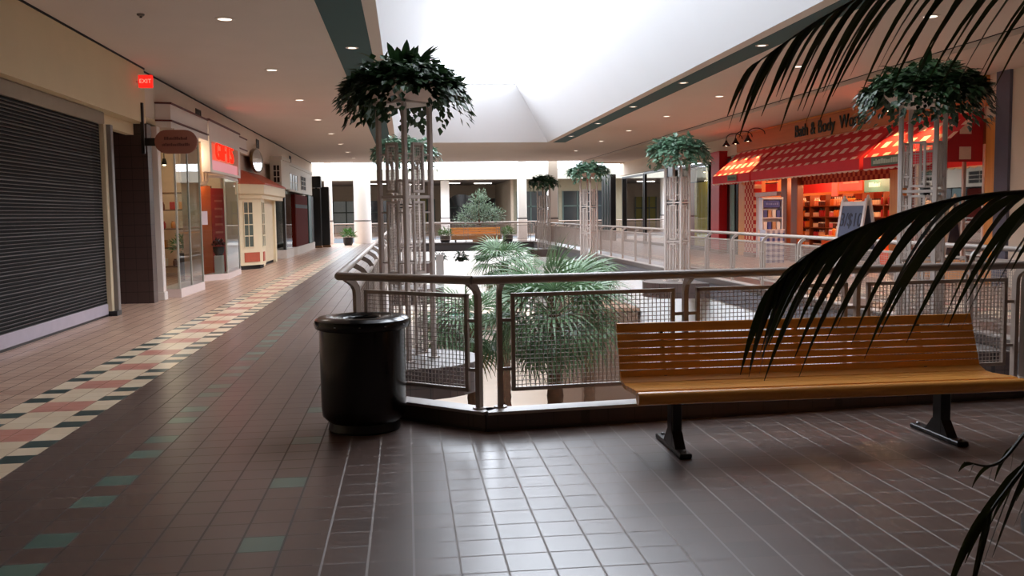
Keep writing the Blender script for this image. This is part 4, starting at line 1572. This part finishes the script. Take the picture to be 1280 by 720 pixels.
MB().cbox(-0.03, 0.0, -0.22, 0.22, 0.1, 3.2, 0.005).build('leaf', pm('teal_glass', (120, 150, 146), 0.1), t)
MB().cbox(-0.045, -0.03, 0.1, 0.14, 0.9, 1.3, 0.005).build('handle', M_alu, t)
# dark shopfronts at the far right end, beyond the walkway
t = thing('dark_shop_front', 'black shop front at the far end of the right wall', 'shop front', (XR - 0.35, 50.6, 0))
MB().cbox(-0.1, 0.2, -1.0, 1.4, 0, 3.6, 0.02).build('wall', pm('black_panel', (24, 24, 26), 0.3), t)
m = MB()
for y in (-0.5, 0.2, 0.9):
    m.box(-0.13, -0.1, y - 0.03, y + 0.03, 0.1, 3.4)
m.build('mullion', M_greenframe, t)

# ------------------------------------------------------------------ trash can
M_can = pm('can_black_brown', (17, 12, 12), 0.2, spec=0.4, var=0.15, scale=3, coat=0.1)
t = thing('trash_can', 'round glossy black trash can beside the angled railing', 'trash can', (-0.335, 6.78, 0))
m = MB()
m.lathe([(0.265, 0.07), (0.302, 0.11), (0.308, 0.17), (0.31, 0.755)], 40)
m.build('body', M_can, t, True)
m = MB()
m.lathe([(0.255, 0.0), (0.262, 0.01), (0.25, 0.085)], 40)
m.build('foot', M_black, t, True)
m = MB()
m.lathe([(0.312, 0.735), (0.336, 0.745), (0.348, 0.775), (0.340, 0.805), (0.312, 0.822), (0.25, 0.828), (0.155, 0.82), (0.135, 0.805), (0.135, 0.77)], 40, c0=False, c1=False)
lid = m.build('lid', M_can, t, True)
m = MB()
m.lathe([(0.134, 0.70), (0.134, 0.80)], 28, c1=False)
m.build('opening', M_dark, lid, True)
m = MB()
for k in range(12):
    a = 2 * PI * k / 12
    m.lathe([(0.008, 0.774), (0.006, 0.78)], 8, (0.346 * math.cos(a), 0.346 * math.sin(a), 0))
m.build('rivets', M_alu, lid)

# ------------------------------------------------------------------ bench
M_slat = wood_mat('bench_wood', (208, 134, 58), (242, 172, 88), 0.26, 0, 1.0)
t = thing('bench', 'long slatted honey coloured wooden bench on two black pedestals', 'bench', (2.68, 5.55, 0))
hw = 1.28
def slat(mb, y, z, w, h, tilt, x0=-hw, x1=hw, r=0.004):
    c, s = math.cos(tilt), math.sin(tilt)
    pts = []
    for (a, b) in ((-w / 2 + r, -h / 2), (w / 2 - r, -h / 2), (w / 2, -h / 2 + r), (w / 2, h / 2 - r), (w / 2 - r, h / 2), (-w / 2 + r, h / 2), (-w / 2, h / 2 - r), (-w / 2, -h / 2 + r)):
        pts.append((y + a * c - b * s, z + a * s + b * c))
    mb.rings([[(x0, p[0], p[1]) for p in pts], [(x1, p[0], p[1]) for p in pts]])
seat = MB()
n = 14
seat.rings([[(x, 0.0 + 0.042 * math.cos(2 * PI * k / n), 0.395 + 0.042 * math.sin(2 * PI * k / n)) for k in range(n)] for x in (-hw, hw)])
for y, z, tl in ((0.088, 0.421, 0.0), (0.177, 0.415, -0.06), (0.265, 0.409, -0.06), (0.353, 0.407, 0.05), (0.435, 0.425, 0.35)):
    slat(seat, y, z, 0.08, 0.03, tl)
seat.build('seat', M_slat, t, True)
back = MB()
for k in range(6):
    u = k / 6.0
    slat(back, 0.475 + 0.10 * u, 0.468 + 0.282 * u, 0.0445, 0.016, 1.25)
slat(back, 0.580, 0.765, 0.066, 0.018, 1.25)
back.build('backrest', M_slat, t, True)
for x in (-0.97, -0.02, 0.88):
    m = MB()
    m.tube([(x, 0.04, 0.362), (x, 0.36, 0.378), (x, 0.44, 0.395), (x, 0.496, 0.46), (x, 0.603, 0.77)], 0, sq=(0.045, 0.02), up=(1, 0, 0))
    m.build('support', M_slat if x == -0.02 else M_black, t)
for x in (-0.97, 0.88):
    m = MB()
    m.cbox(x - 0.035, x + 0.035, 0.20, 0.31, 0.03, 0.375, 0.008)
    m.rings([[(x - 0.034, 0.12, 0.03), (x + 0.034, 0.12, 0.03), (x + 0.034, 0.40, 0.03), (x - 0.034, 0.40, 0.03)], [(x - 0.034, 0.20, 0.13), (x + 0.034, 0.20, 0.13), (x + 0.034, 0.31, 0.13), (x - 0.034, 0.31, 0.13)]])
    m.cbox(x - 0.04, x + 0.04, 0.0, 0.58, 0.0, 0.032, 0.006)
    leg = m.build('leg', M_black, t)
    m = MB()
    for y in (0.04, 0.54):
        m.lathe([(0.014, 0.032), (0.014, 0.042), (0.008, 0.046)], 8, (x, y, 0))
    m.build('bolt', M_alu, leg)

# ------------------------------------------------------------------ plant stands
def stand_wire(w, h):
    m = MB()
    n = max(2, round(w / 0.03))
    for k in range(1, n):
        x = -w / 2 + w * k / n
        m.box(x - 0.0017, x + 0.0017, -0.0017, 0.0017, 0, h)
    n = round(h / 0.03)
    for k in range(1, n):
        z = h * k / n
        m.box(-w / 2, w / 2, -0.0016, 0.0016, z - 0.0017, z + 0.0017)
    return m
def plant_stand(loc, label):
    t = thing('plant_stand', label, 'plant stand', loc, PI / 4, 'tall plant stands along the well')
    q = 0.19
    for sx, sy in ((-1, -1), (1, -1), (1, 1), (-1, 1)):
        m = MB()
        m.cbox(sx * q - 0.024, sx * q + 0.024, sy * q - 0.024, sy * q + 0.024, 0.0, 2.70, 0.005)
        m.cbox(sx * q - 0.05, sx * q + 0.05, sy * q - 0.05, sy * q + 0.05, 0.0, 0.015, 0.003)
        m.build('post', M_stand, t)
    fw = 0.17
    for k in range(4):
        for z0, z1 in ((0.06, 0.84), (0.92, 1.69), (1.78, 2.30)):
            m = MB()
            m.box(-fw / 2, -fw / 2 + 0.026, -0.013, 0.013, z0, z1)
            m.box(fw / 2 - 0.026, fw / 2, -0.013, 0.013, z0, z1)
            m.box(-fw / 2, fw / 2, -0.013, 0.013, z0, z0 + 0.026)
            m.box(-fw / 2, fw / 2, -0.013, 0.013, z1 - 0.026, z1)
            for z in (z0 + 0.12, z1 - 0.12):
                m.box(-q, -fw / 2, -0.006, 0.006, z - 0.008, z + 0.008)
                m.box(fw / 2, q, -0.006, 0.006, z - 0.008, z + 0.008)
            o = m.build('lattice_frame', M_stand, t)
            o.rotation_euler = (0, 0, k * PI / 2)
            o.location = (q * math.sin(k * PI / 2), -q * math.cos(k * PI / 2), 0)
            w = stand_wire(fw - 0.05, z1 - z0 - 0.05).build('wire_mesh', M_stand, o)
            w.location = (0, 0, z0 + 0.025)
    for z in (1.735, 0.88):
        for k in range(4):
            m = MB()
            c, s = math.cos(k * PI / 2), math.sin(k * PI / 2)
            a = (-q * c + q * s, -q * s - q * c, z)
            b = (q * c + q * s, q * s - q * c, z)
            m.tube([a, b], 0, sq=(0.012, 0.03), up=(0, 0, 1))
            m.build('cross_bar', M_stand, t)
    m = MB()
    m.cbox(-0.23, 0.23, -0.23, 0.23, 2.70, 2.725, 0.004)
    m.build('top_plate', M_stand, t)
    return t
STANDS = [((0.0, 10.0), 'tall taupe plant stand just beyond the angled railing, nearest on the left'),
          ((0.0, 20.0), 'tall plant stand hidden behind the nearest left one'),
          ((5.95, 10.2), 'tall grey plant stand nearest on the right, behind the bench'),
          ((5.95, 20.0), 'tall pale plant stand second from the front on the right side'),
          ((5.95, 30.0), 'tall pale plant stand third from the front on the right side'),
          ((5.95, 40.0), 'tall pale plant stand farthest on the right side')]
proto = None
for (x, y), lab in STANDS:
    if proto is None:
        proto = plant_stand((x, y, 0.006), lab)
    else:
        dupthing(proto, (x, y, 0.006), None, lab)

M_pothos = [leaf_mat('pothos_dark', (20, 34, 18), (46, 72, 38), 0.4, 0.15), leaf_mat('pothos_pale', (48, 84, 62), (120, 150, 124), 0.35, 0.2)]
M_bowl = pm('bowl_pinkish', (206, 184, 174), 0.6, var=0.05)
def pothos(rr, n, lilies, R=0.76, LS=1.0):
    m = MB()
    # mound of leaves
    for _ in range(n):
        a = rr.uniform(0, 2 * PI)
        k = rr.random() ** 0.5
        rad = R * 0.80 * k
        zt = 0.16 + 0.30 * (1 - k ** 3) * rr.uniform(0.25, 1.05) + rr.uniform(-0.10, 0.03)
        p = Vector((rad * math.cos(a), rad * math.sin(a), zt))
        d = Vector((math.cos(a) * (0.4 + k), math.sin(a) * (0.4 + k), rr.uniform(-0.7, 0.6)))
        d += Vector((rr.uniform(-.9, .9), rr.uniform(-.9, .9), rr.uniform(-.4, .5)))
        L = rr.uniform(0.08, 0.13) * LS
        m.leaf(p, d, Vector((0.3 * math.cos(a), 0.3 * math.sin(a), 1)), L, L * 0.85, 0.25)
    # trailing vines
    nv = int(n / 22)
    for v in range(nv):
        a = rr.uniform(0, 2 * PI)
        L = rr.uniform(0.06, 0.22) if rr.random() < 0.6 else rr.uniform(0.2, 0.42)
        r0 = R * rr.uniform(0.62, 0.86)
        steps = int(L / 0.045) + 2
        for s in range(steps):
            z = 0.14 - L * s / steps
            r1 = r0 + 0.10 * (s / steps) * (1 - 0.5 * s / steps) + rr.uniform(-0.03, 0.03)
            aa = a + rr.uniform(-0.08, 0.08)
            p = Vector((r1 * math.cos(aa), r1 * math.sin(aa), z))
            d = Vector((math.cos(aa) + rr.uniform(-.8, .8), math.sin(aa) + rr.uniform(-.8, .8), -0.8))
            Lf = rr.uniform(0.07, 0.12) * LS
            m.leaf(p, d, Vector((math.cos(aa), math.sin(aa), 0.5)), Lf, Lf * 0.7, 0.15)
    # upright pointed leaves
    for v in range(lilies):
        a = rr.uniform(0, 2 * PI)
        ln = rr.uniform(0.26, 0.42)
        out = rr.uniform(0.55, 1.1)
        pts, ws = [], []
        for s in range(6):
            u = s / 5
            pts.append(Vector((math.cos(a) * (0.12 + out * ln * u), math.sin(a) * (0.12 + out * ln * u), 0.28 + ln * (u * 1.15 - 0.62 * out * u * u))))
            ws.append(0.045 * math.sin(PI * min(1, 0.12 + 0.88 * u)) + 0.002)
        m.strip(pts, ws, Vector((-math.sin(a), math.cos(a), 0)))
    return m
def hanging_plant(loc, label, me, mat):
    t = thing('bowl_planter', label, 'potted plant', loc, group='bowl planters on the plant stands')
    m = MB()
    m.lathe([(0.26, 0.0), (0.36, 0.04), (0.42, 0.11), (0.45, 0.20), (0.44, 0.21), (0.41, 0.18)], 28)
    b = m.build('bowl', M_bowl, t, True)
    m = MB()
    m.lathe([(0.40, 0.19), (0.38, 0.205)], 20)
    m.build('soil', M_soil, b)
    o = bpy.data.objects.new('foliage', me)
    COL.objects.link(o)
    o.parent = t
    return t
r1 = random.Random(11)
F1 = pothos(r1, 2300, 20).mesh('foliage', M_pothos[0])
F2 = pothos(random.Random(5), 2300, 14, 0.82).mesh('foliage', M_pothos[0])
F3 = pothos(random.Random(8), 1100, 0, 0.80, 1.25).mesh('foliage', M_pothos[1])
F4 = pothos(random.Random(9), 1100, 0, 0.78, 1.25).mesh('foliage', M_pothos[1])
F5 = pothos(random.Random(19), 1000, 0, 0.74, 1.2).mesh('foliage', leaf_mat('pothos_deep', (36, 62, 44), (70, 104, 78), 0.4, 0.2))
PL = [((0.0, 10.0), F1, 'dark trailing plant in a pale bowl on the nearest left stand'),
      ((0.0, 20.0), F3, 'grey green trailing plant behind the nearest left stand'),
      ((5.95, 10.2), F2, 'dark leafy plant in a bowl on the near right stand'),
      ((5.95, 20.0), F4, 'large pale green plant in a bowl, second along the right side'),
      ((5.95, 30.0), F3, 'pale green plant in a bowl, third along the right side'),
      ((5.95, 40.0), F5, 'small deep green plant in a bowl, farthest on the right side')]
for k, ((x, y), me, lab) in enumerate(PL):
    o = hanging_plant((x, y, 2.732), lab, me, None)
    o.rotation_euler = (0, 0, k * 1.3)

# ------------------------------------------------------------------ fan palms in the well
M_fan = [leaf_mat('fan_green', (40, 76, 50), (128, 156, 112), 0.4, 0.25), leaf_mat('fan_dry', (128, 116, 70), (160, 146, 98), 0.6, 0.2)]
M_trunk = pm('palm_trunk', (96, 66, 46), 0.9, var=0.3, scale=14, bump=0.6)
def fan(rr, R=1.0, seg=26, droop=0.5):
    """fan leaf: petiole along +x, blade beyond it"""
    m = MB()
    P = 0.75 * R
    pts = [Vector((P * u, 0, 0.10 * R * math.sin(u * 1.6))) for u in (0, 0.35, 0.7, 1.0)]
    m.tube(pts, [0.022 * R, 0.017 * R, 0.013 * R, 0.010 * R], 6)
    o = pts[-1]
    for k in range(seg):
        a = -1.95 + 3.9 * k / (seg - 1)
        L = R * (0.62 + 0.38 * math.cos(a * 0.5)) * rr.uniform(0.9, 1.08)
        d = Vector((math.cos(a), math.sin(a), 0))
        sd = Vector((-math.sin(a), math.cos(a), 0))
        lp, lw = [], []
        for s in range(6):
            u = s / 5
            z = 0.05 * R * math.sin(PI * u) - droop * R * max(0, u - 0.38) ** 1.7
            rad = L * (u - 0.22 * droop * max(0, u - 0.5))
            lp.append(o + d * rad + Vector((0, 0, z + (0.02 * R if k % 2 else 0))))
            w = 3.9 / seg * 0.5 * L * u * 0.95 if u < 0.45 else 3.9 / seg * 0.5 * L * 0.43 * (1 - (u - 0.45) / 0.56)
            lw.append(max(0.003, w))
        m.strip(lp, lw, sd)
    return m
FANS = [fan(random.Random(i), 1.0, 22, d) for i, d in ((1, 0.75), (2, 1.15), (3, 0.3))]
FME = [[f_.mesh('frond', M_fan[j]) for f_ in FANS] for j in range(2)]
def fan_palm(loc, trunk_h, R, label, n=26, seed=1, r=0.1):
    rr = random.Random(seed)
    t = thing('fan_palm', label, 'palm', loc, group='fan palms growing in the well')
    m = MB()
    prof = []
    for k in range(40):
        z = trunk_h * k / 39
        prof.append((r * (1.25 - 0.3 * k / 39) * (1.08 if k % 2 else 0.95), z))
    m.lathe(prof, 14)
    m.build('trunk', M_trunk, t, True)
    for k in range(n):
        u = k / n
        el = (1.5 if k == 0 else 0.80 - 1.75 * u) + rr.uniform(-0.12, 0.12)
        az = k * 2.39996 + rr.uniform(-0.2, 0.2)
        dry = u > 0.93
        me = FME[1 if dry else 0][2 if u < 0.12 else (0 if u < 0.5 else 1)]
        o = bpy.data.objects.new('frond', me)
        COL.objects.link(o)
        o.parent = t
        o.location = (0, 0, trunk_h - 0.25 * u * R)
        o.rotation_euler = (rr.uniform(-0.3, 0.3), -el, az)
        s = R * (0.8 + 0.25 * math.sin(PI * min(1, u + 0.2))) * rr.uniform(0.9, 1.1)
        o.scale = (s, s, s)
    return t
fan_palm((2.07, 13.0, LZ), 4.62, 0.74, 'largest fan palm directly behind the railing left of the bench', 36, 1, 0.11)
fan_palm((0.98, 14.2, LZ), 4.32, 0.60, 'lower fan palm just left of the largest one', 24, 2, 0.09)
fan_palm((2.45, 23.5, LZ), 4.75, 0.62, 'fan palm farther back with its crown left of the tallest leaves', 26, 3, 0.12)
fan_palm((4.35, 22.0, LZ), 4.45, 0.55, 'fan palm farther back to the right of the largest one', 26, 4, 0.12)
fan_palm((2.75, 17.5, LZ), 4.85, 0.42, 'fan palm behind the largest one with upright pointed leaves', 14, 6, 0.10)
# planter for the palms
t = thing('palm_planter', 'low brown tiled planter round the palm trunks', 'planter', (2.5, 18.0, LZ))
m = MB()
def ring_planter(m, x0, x1, y0, y1, h, w):
    m.box(x0, x1, y0, y0 + w, 0, h)
    m.box(x0, x1, y1 - w, y1, 0, h)
    m.box(x0, x0 + w, y0 + w, y1 - w, 0, h)
    m.box(x1 - w, x1, y0 + w, y1 - w, 0, h)
ring_planter(m, -1.9, 2.2, -6.0, 6.0, 0.55, 0.2)
m.build('wall', M_browntile, t)
m = MB()
m.box(-1.7, 2.0, -5.8, 5.8, 0.0, 0.46)
m.build('soil', M_soil, t)
# things on the lower level
t = thing('kiosk', 'brown tiled low kiosk wall on the lower level right of the palms', 'kiosk', (5.5, 28.3, LZ))
m = MB()
m.cbox(-0.75, 0.85, -3.2, 3.2, 0.0, 3.3, 0.02)
m.build('body', pm('kiosk_brown', (126, 100, 84), 0.6, var=0.06), t)
m = MB()
m.cbox(-0.8, 0.9, -3.25, 3.25, 3.3, 3.38, 0.01)
m.build('cap', pm('kiosk_cap', (150, 118, 96), 0.5), t)
t = thing('fountain', 'round fountain basin with turquoise water on the lower level', 'fountain', (2.7, 50.5, LZ))
m = MB()
m.lathe([(2.3, 0.0), (2.3, 0.45), (2.0, 0.45), (2.0, 0.3)], 40)
m.build('basin', pm('basin_tile', (150, 140, 130), 0.5), t, True)
m = MB()
m.lathe([(2.0, 0.31), (1.9, 0.40)], 40)
m.build('water', pm('turquoise_water', (40, 168, 150), 0.08, var=0.15, scale=1), t)
t = thing('planter_box', 'dark brown tiled planter box with a low green hedge on the lower level', 'planter', (2.35, 43.0, LZ))
m = MB()
m.cbox(-0.9, 0.9, -0.6, 0.6, 0, 0.95, 0.02)
m.build('box', M_browntile, t)
m = MB()
for _ in range(500):
    p = Vector((rnd.uniform(-.85, .85), rnd.uniform(-.55, .55), rnd.uniform(0.95, 1.2)))
    m.leaf(p, Vector((rnd.uniform(-1, 1), rnd.uniform(-1, 1), rnd.uniform(-.2, 1))), Vector((0, 0, 1)), 0.13, 0.08)
m.build('hedge', M_leaf_mid, t)
HB = None
for k, x in enumerate((1.7, 2.75, 3.8)):
    t = thing('hanging_basket', f'trailing plant hung below the far walkway, {["leftmost", "middle", "rightmost"][k]} of three', 'hanging plant', (x, 47.5, SB), group='hanging baskets below the far walkway')
    m = MB()
    m.lathe([(0.12, -0.55), (0.2, -0.42), (0.22, -0.32)], 16)
    m.build('basket', M_dark, t, True)
    m = MB()
    for a in range(3):
        m.tube([(0.2 * math.cos(a * 2.1), 0.2 * math.sin(a * 2.1), -0.34), (0, 0, 0)], 0.006, 5)
    m.build('chain', M_black, t)
    m = MB()
    leaves_mb(m, (0, 0, -0.38), 0.34, 150, 0.17, 0.1, -0.6, random.Random(k))
    m.build('foliage', leaf_mat('basket_leaf', (30, 60, 44), (60, 92, 66)), t)

# ------------------------------------------------------------------ far walkway
def round_plant(loc, label, h=0.42, r=0.26, col=(40, 36, 38), fr=0.36, seed=1):
    t = thing('potted_plant', label, 'potted plant', loc, group='round pots on the far walkway')
    m = MB()
    m.lathe([(r * 0.75, 0), (r, h * 0.4), (r * 1.02, h), (r * 0.92, h), (r * 0.9, h - 0.05)], 20)
    m.build('pot', pm('far_pot', col, 0.5), t, True)
    m = MB()
    leaves_mb(m, (0, 0, h + 0.04), fr, 160, 0.2, 0.08, 0.8, random.Random(seed))
    m.build('foliage', M_leaf_mid, t)
round_plant((-3.05, 49.5, 0), 'round dark pot with green plant at the end of the left walkway', seed=1)
round_plant((2.02, 49.0, 0), 'round dark pot with green plant left of the far wooden bench', seed=2)
round_plant((5.35, 49.0, 0), 'round dark pot with green plant right of the far wooden bench', seed=3)
t = thing('bench', 'orange wooden bench between two round pots on the far walkway', 'bench', (3.7, 49.4, 0), group=None)
m = MB()
for k in range(4):
    slat(m, 0.05 + k * 0.11, 0.45, 0.095, 0.03, 0, -1.35, 1.35)
m.build('seat', M_slat, t)
m = MB()
for k in range(3):
    slat(m, 0.47 + 0.03 * k, 0.54 + 0.12 * k, 0.1, 0.03, 1.3, -1.35, 1.35)
m.build('backrest', M_slat, t)
m = MB()
slat(m, 0.0, 0.30, 0.24, 0.03, PI / 2, -1.35, 1.35)
m.build('apron', M_slat, t)
for x in (-1.1, 1.1):
    m = MB()
    m.cbox(x - 0.04, x + 0.04, 0.04, 0.42, 0, 0.435, 0.01)
    m.build('leg', M_black, t)
t = thing('potted_tree', 'small grey green tree in a planter at the back of the far walkway', 'tree', (4.05, 51.8, 0))
m = MB()
m.lathe([(0.38, 0), (0.46, 0.5), (0.42, 0.5), (0.40, 0.42)], 20)
m.build('pot', pm('tree_pot', (150, 112, 84), 0.6), t, True)
m = MB()
m.tube([(0, 0, 0.4), (0.03, 0, 0.9), (-0.02, 0.02, 1.5), (0.02, 0, 2.2)], [0.06, 0.05, 0.04, 0.02], 8)
m.tube([(0, 0, 0.95), (0.5, 0, 1.35), (0.9, 0.1, 1.5)], [0.03, 0.02, 0.01], 6)
m.tube([(0, 0, 1.0), (-0.5, 0, 1.3), (-0.9, -0.1, 1.4)], [0.03, 0.02, 0.01], 6)
m.build('trunk', M_trunk, t, True)
m = MB()
r5 = random.Random(21)
for (c, rr_, n) in (((0, 0, 2.1), 0.62, 420), ((0.6, 0, 1.5), 0.62, 330), ((-0.6, 0, 1.45), 0.62, 330), ((0, 0, 1.5), 0.75, 380), ((1.1, 0, 1.45), 0.4, 120), ((-1.05, 0, 1.2), 0.4, 120), ((0.15, 0, 2.6), 0.3, 80)):
    leaves_mb(m, c, rr_, n, 0.17, 0.06, 0.3, r5, zmin=-0.9)
m.build('foliage', leaf_mat('tree_leaf', (70, 92, 72), (140, 158, 132), 0.5, 0.25), t)

# ------------------------------------------------------------------ potted palm in the right foreground
M_frond = leaf_mat('kentia_leaf', (30, 36, 14), (62, 62, 26), 0.38, 0.15)
M_rachis = pm('kentia_stem', (48, 44, 24), 0.5)
palm = thing('potted_palm', 'potted palm arching in from the right in front of the bench', 'potted palm', (2.35, 2.75, 0))
PX = Vector((2.35, 2.75, 0))
m = MB()
m.lathe([(0.2, 0), (0.24, 0.03), (0.29, 0.42), (0.31, 0.44), (0.31, 0.48), (0.28, 0.48), (0.27, 0.42)], 28)
pot = m.build('pot', pm('palm_pot', (44, 36, 34), 0.45), palm, True)
m = MB()
m.lathe([(0.265, 0.40), (0.26, 0.43)], 24)
m.build('soil', M_soil, pot)
m = MB()
for k in range(7):
    a = 2 * PI * k / 7
    m.tube([(0.06 * math.cos(a), 0.06 * math.sin(a), 0.40), (0.10 * math.cos(a), 0.10 * math.sin(a), 0.9), (0.16 * math.cos(a), 0.16 * math.sin(a), 1.25)], [0.022, 0.018, 0.012], 8)
m.build('stem', M_rachis, palm, True)
def spline(P, n):
    P = [Vector(p) for p in P]
    Q = [P[0] * 2 - P[1]] + P + [P[-1] * 2 - P[-2]]
    out = []
    segs = len(P) - 1
    for i in range(n):
        u = i / (n - 1) * segs
        k = min(int(u), segs - 1)
        x = u - k
        a, b, c, d = Q[k], Q[k + 1], Q[k + 2], Q[k + 3]
        out.append(0.5 * ((2 * b) + (c - a) * x + (2 * a - 5 * b + 4 * c - d) * x * x + (3 * b - a - 3 * c + d) * x ** 3))
    return out
def kentia(P, n, L0, L1, w, rr, drop=0.9, out=0.45, start=0.2, fore=0.5):
    """arching frond: rachis through P (world), n leaflets each side that hang"""
    P = [Vector(p) - PX for p in P]
    C = spline(P, 40)
    m = MB()
    m.tube(C, [0.011 - 0.009 * i / 39 for i in range(40)], 6)
    fr = m.build('frond', M_rachis, palm, True)
    m = MB()
    for k in range(n):
        u = start + (1 - start) * (k + 0.5) / n
        for side in (-1, 1):
            uu = min(0.999, u + rr.uniform(-0.012, 0.012))
            i = uu * 39
            i0 = min(int(i), 38)
            p = C[i0].lerp(C[i0 + 1], i - i0)
            d = (C[i0 + 1] - C[i0]).normalized()
            s = d.cross(Vector((0, 0, 1))).normalized() * side
            L = (L0 + (L1 - L0) * (u - start) / (1 - start)) * rr.uniform(0.85, 1.12)
            L *= 0.75 + 0.25 * math.sin(PI * min(1, (u - start) / (1 - start) * 1.1 + 0.05))
            dr = drop * rr.uniform(0.8, 1.2)
            pts, ws = [], []
            NS = 9
            for q in range(NS):
                v = q / (NS - 1)
                h = Vector((0, 0, -1)) * (dr * v ** 1.6)
                pts.append(p + (d * fore * v * (1 - 0.12 * v) + s * out * (v - 0.45 * v * v) + h + Vector((0, 0, 0.10 * v * (1 - v)))) * L)
                ws.append(w * (0.35 + 0.65 * min(1, v * 4)) * (1 - v ** 2.2) + 0.0008)
            wd = (d * 0.55 + s * 0.3 + Vector((rr.uniform(-.2, .2), rr.uniform(-.2, .2), 0.35))).normalized()
            m.strip(pts, ws, wd)
    m.build('leaflets', M_frond, fr)
    return fr
kr = random.Random(2)
kentia([(2.51, 2.75, 1.25), (2.65, 2.75, 1.75), (2.62, 2.72, 2.15), (2.32, 2.68, 2.34), (1.92, 2.62, 2.34), (1.52, 2.56, 2.25), (1.18, 2.5, 2.09), (0.94, 2.45, 1.94)], 21, 0.92, 0.24, 0.0095, kr, 0.58, 0.06, 0.34, 0.76)
kentia([(2.47, 2.80, 1.25), (2.3, 2.62, 1.48), (2.1, 2.55, 1.58), (1.8, 2.48, 1.592), (1.50, 2.42, 1.57), (1.24, 2.36, 1.51), (1.04, 2.3, 1.435), (0.92, 2.24, 1.36)], 18, 0.60, 0.26, 0.0135, kr, 0.66, 0.12, 0.3, 0.84)
kentia([(2.42, 2.68, 0.9), (2.2, 2.62, 0.98), (1.92, 2.58, 0.82), (1.76, 2.55, 0.68), (1.70, 2.53, 0.62)], 7, 0.34, 0.26, 0.015, kr, 0.5, 0.25, 0.3, 0.95)
kentia([(2.40, 2.85, 0.9), (2.05, 2.75, 0.88), (1.80, 2.62, 0.765), (1.62, 2.52, 0.80)], 3, 0.14, 0.12, 0.008, kr, 0.5, 0.3, 0.45, 0.8)
kentia([(2.45, 2.62, 1.25), (2.7, 2.3, 1.9), (3.0, 2.0, 2.1), (3.3, 1.7, 1.9)], 22, 0.4, 0.25, 0.013, kr, 0.8, 0.4, 0.3, 0.5)
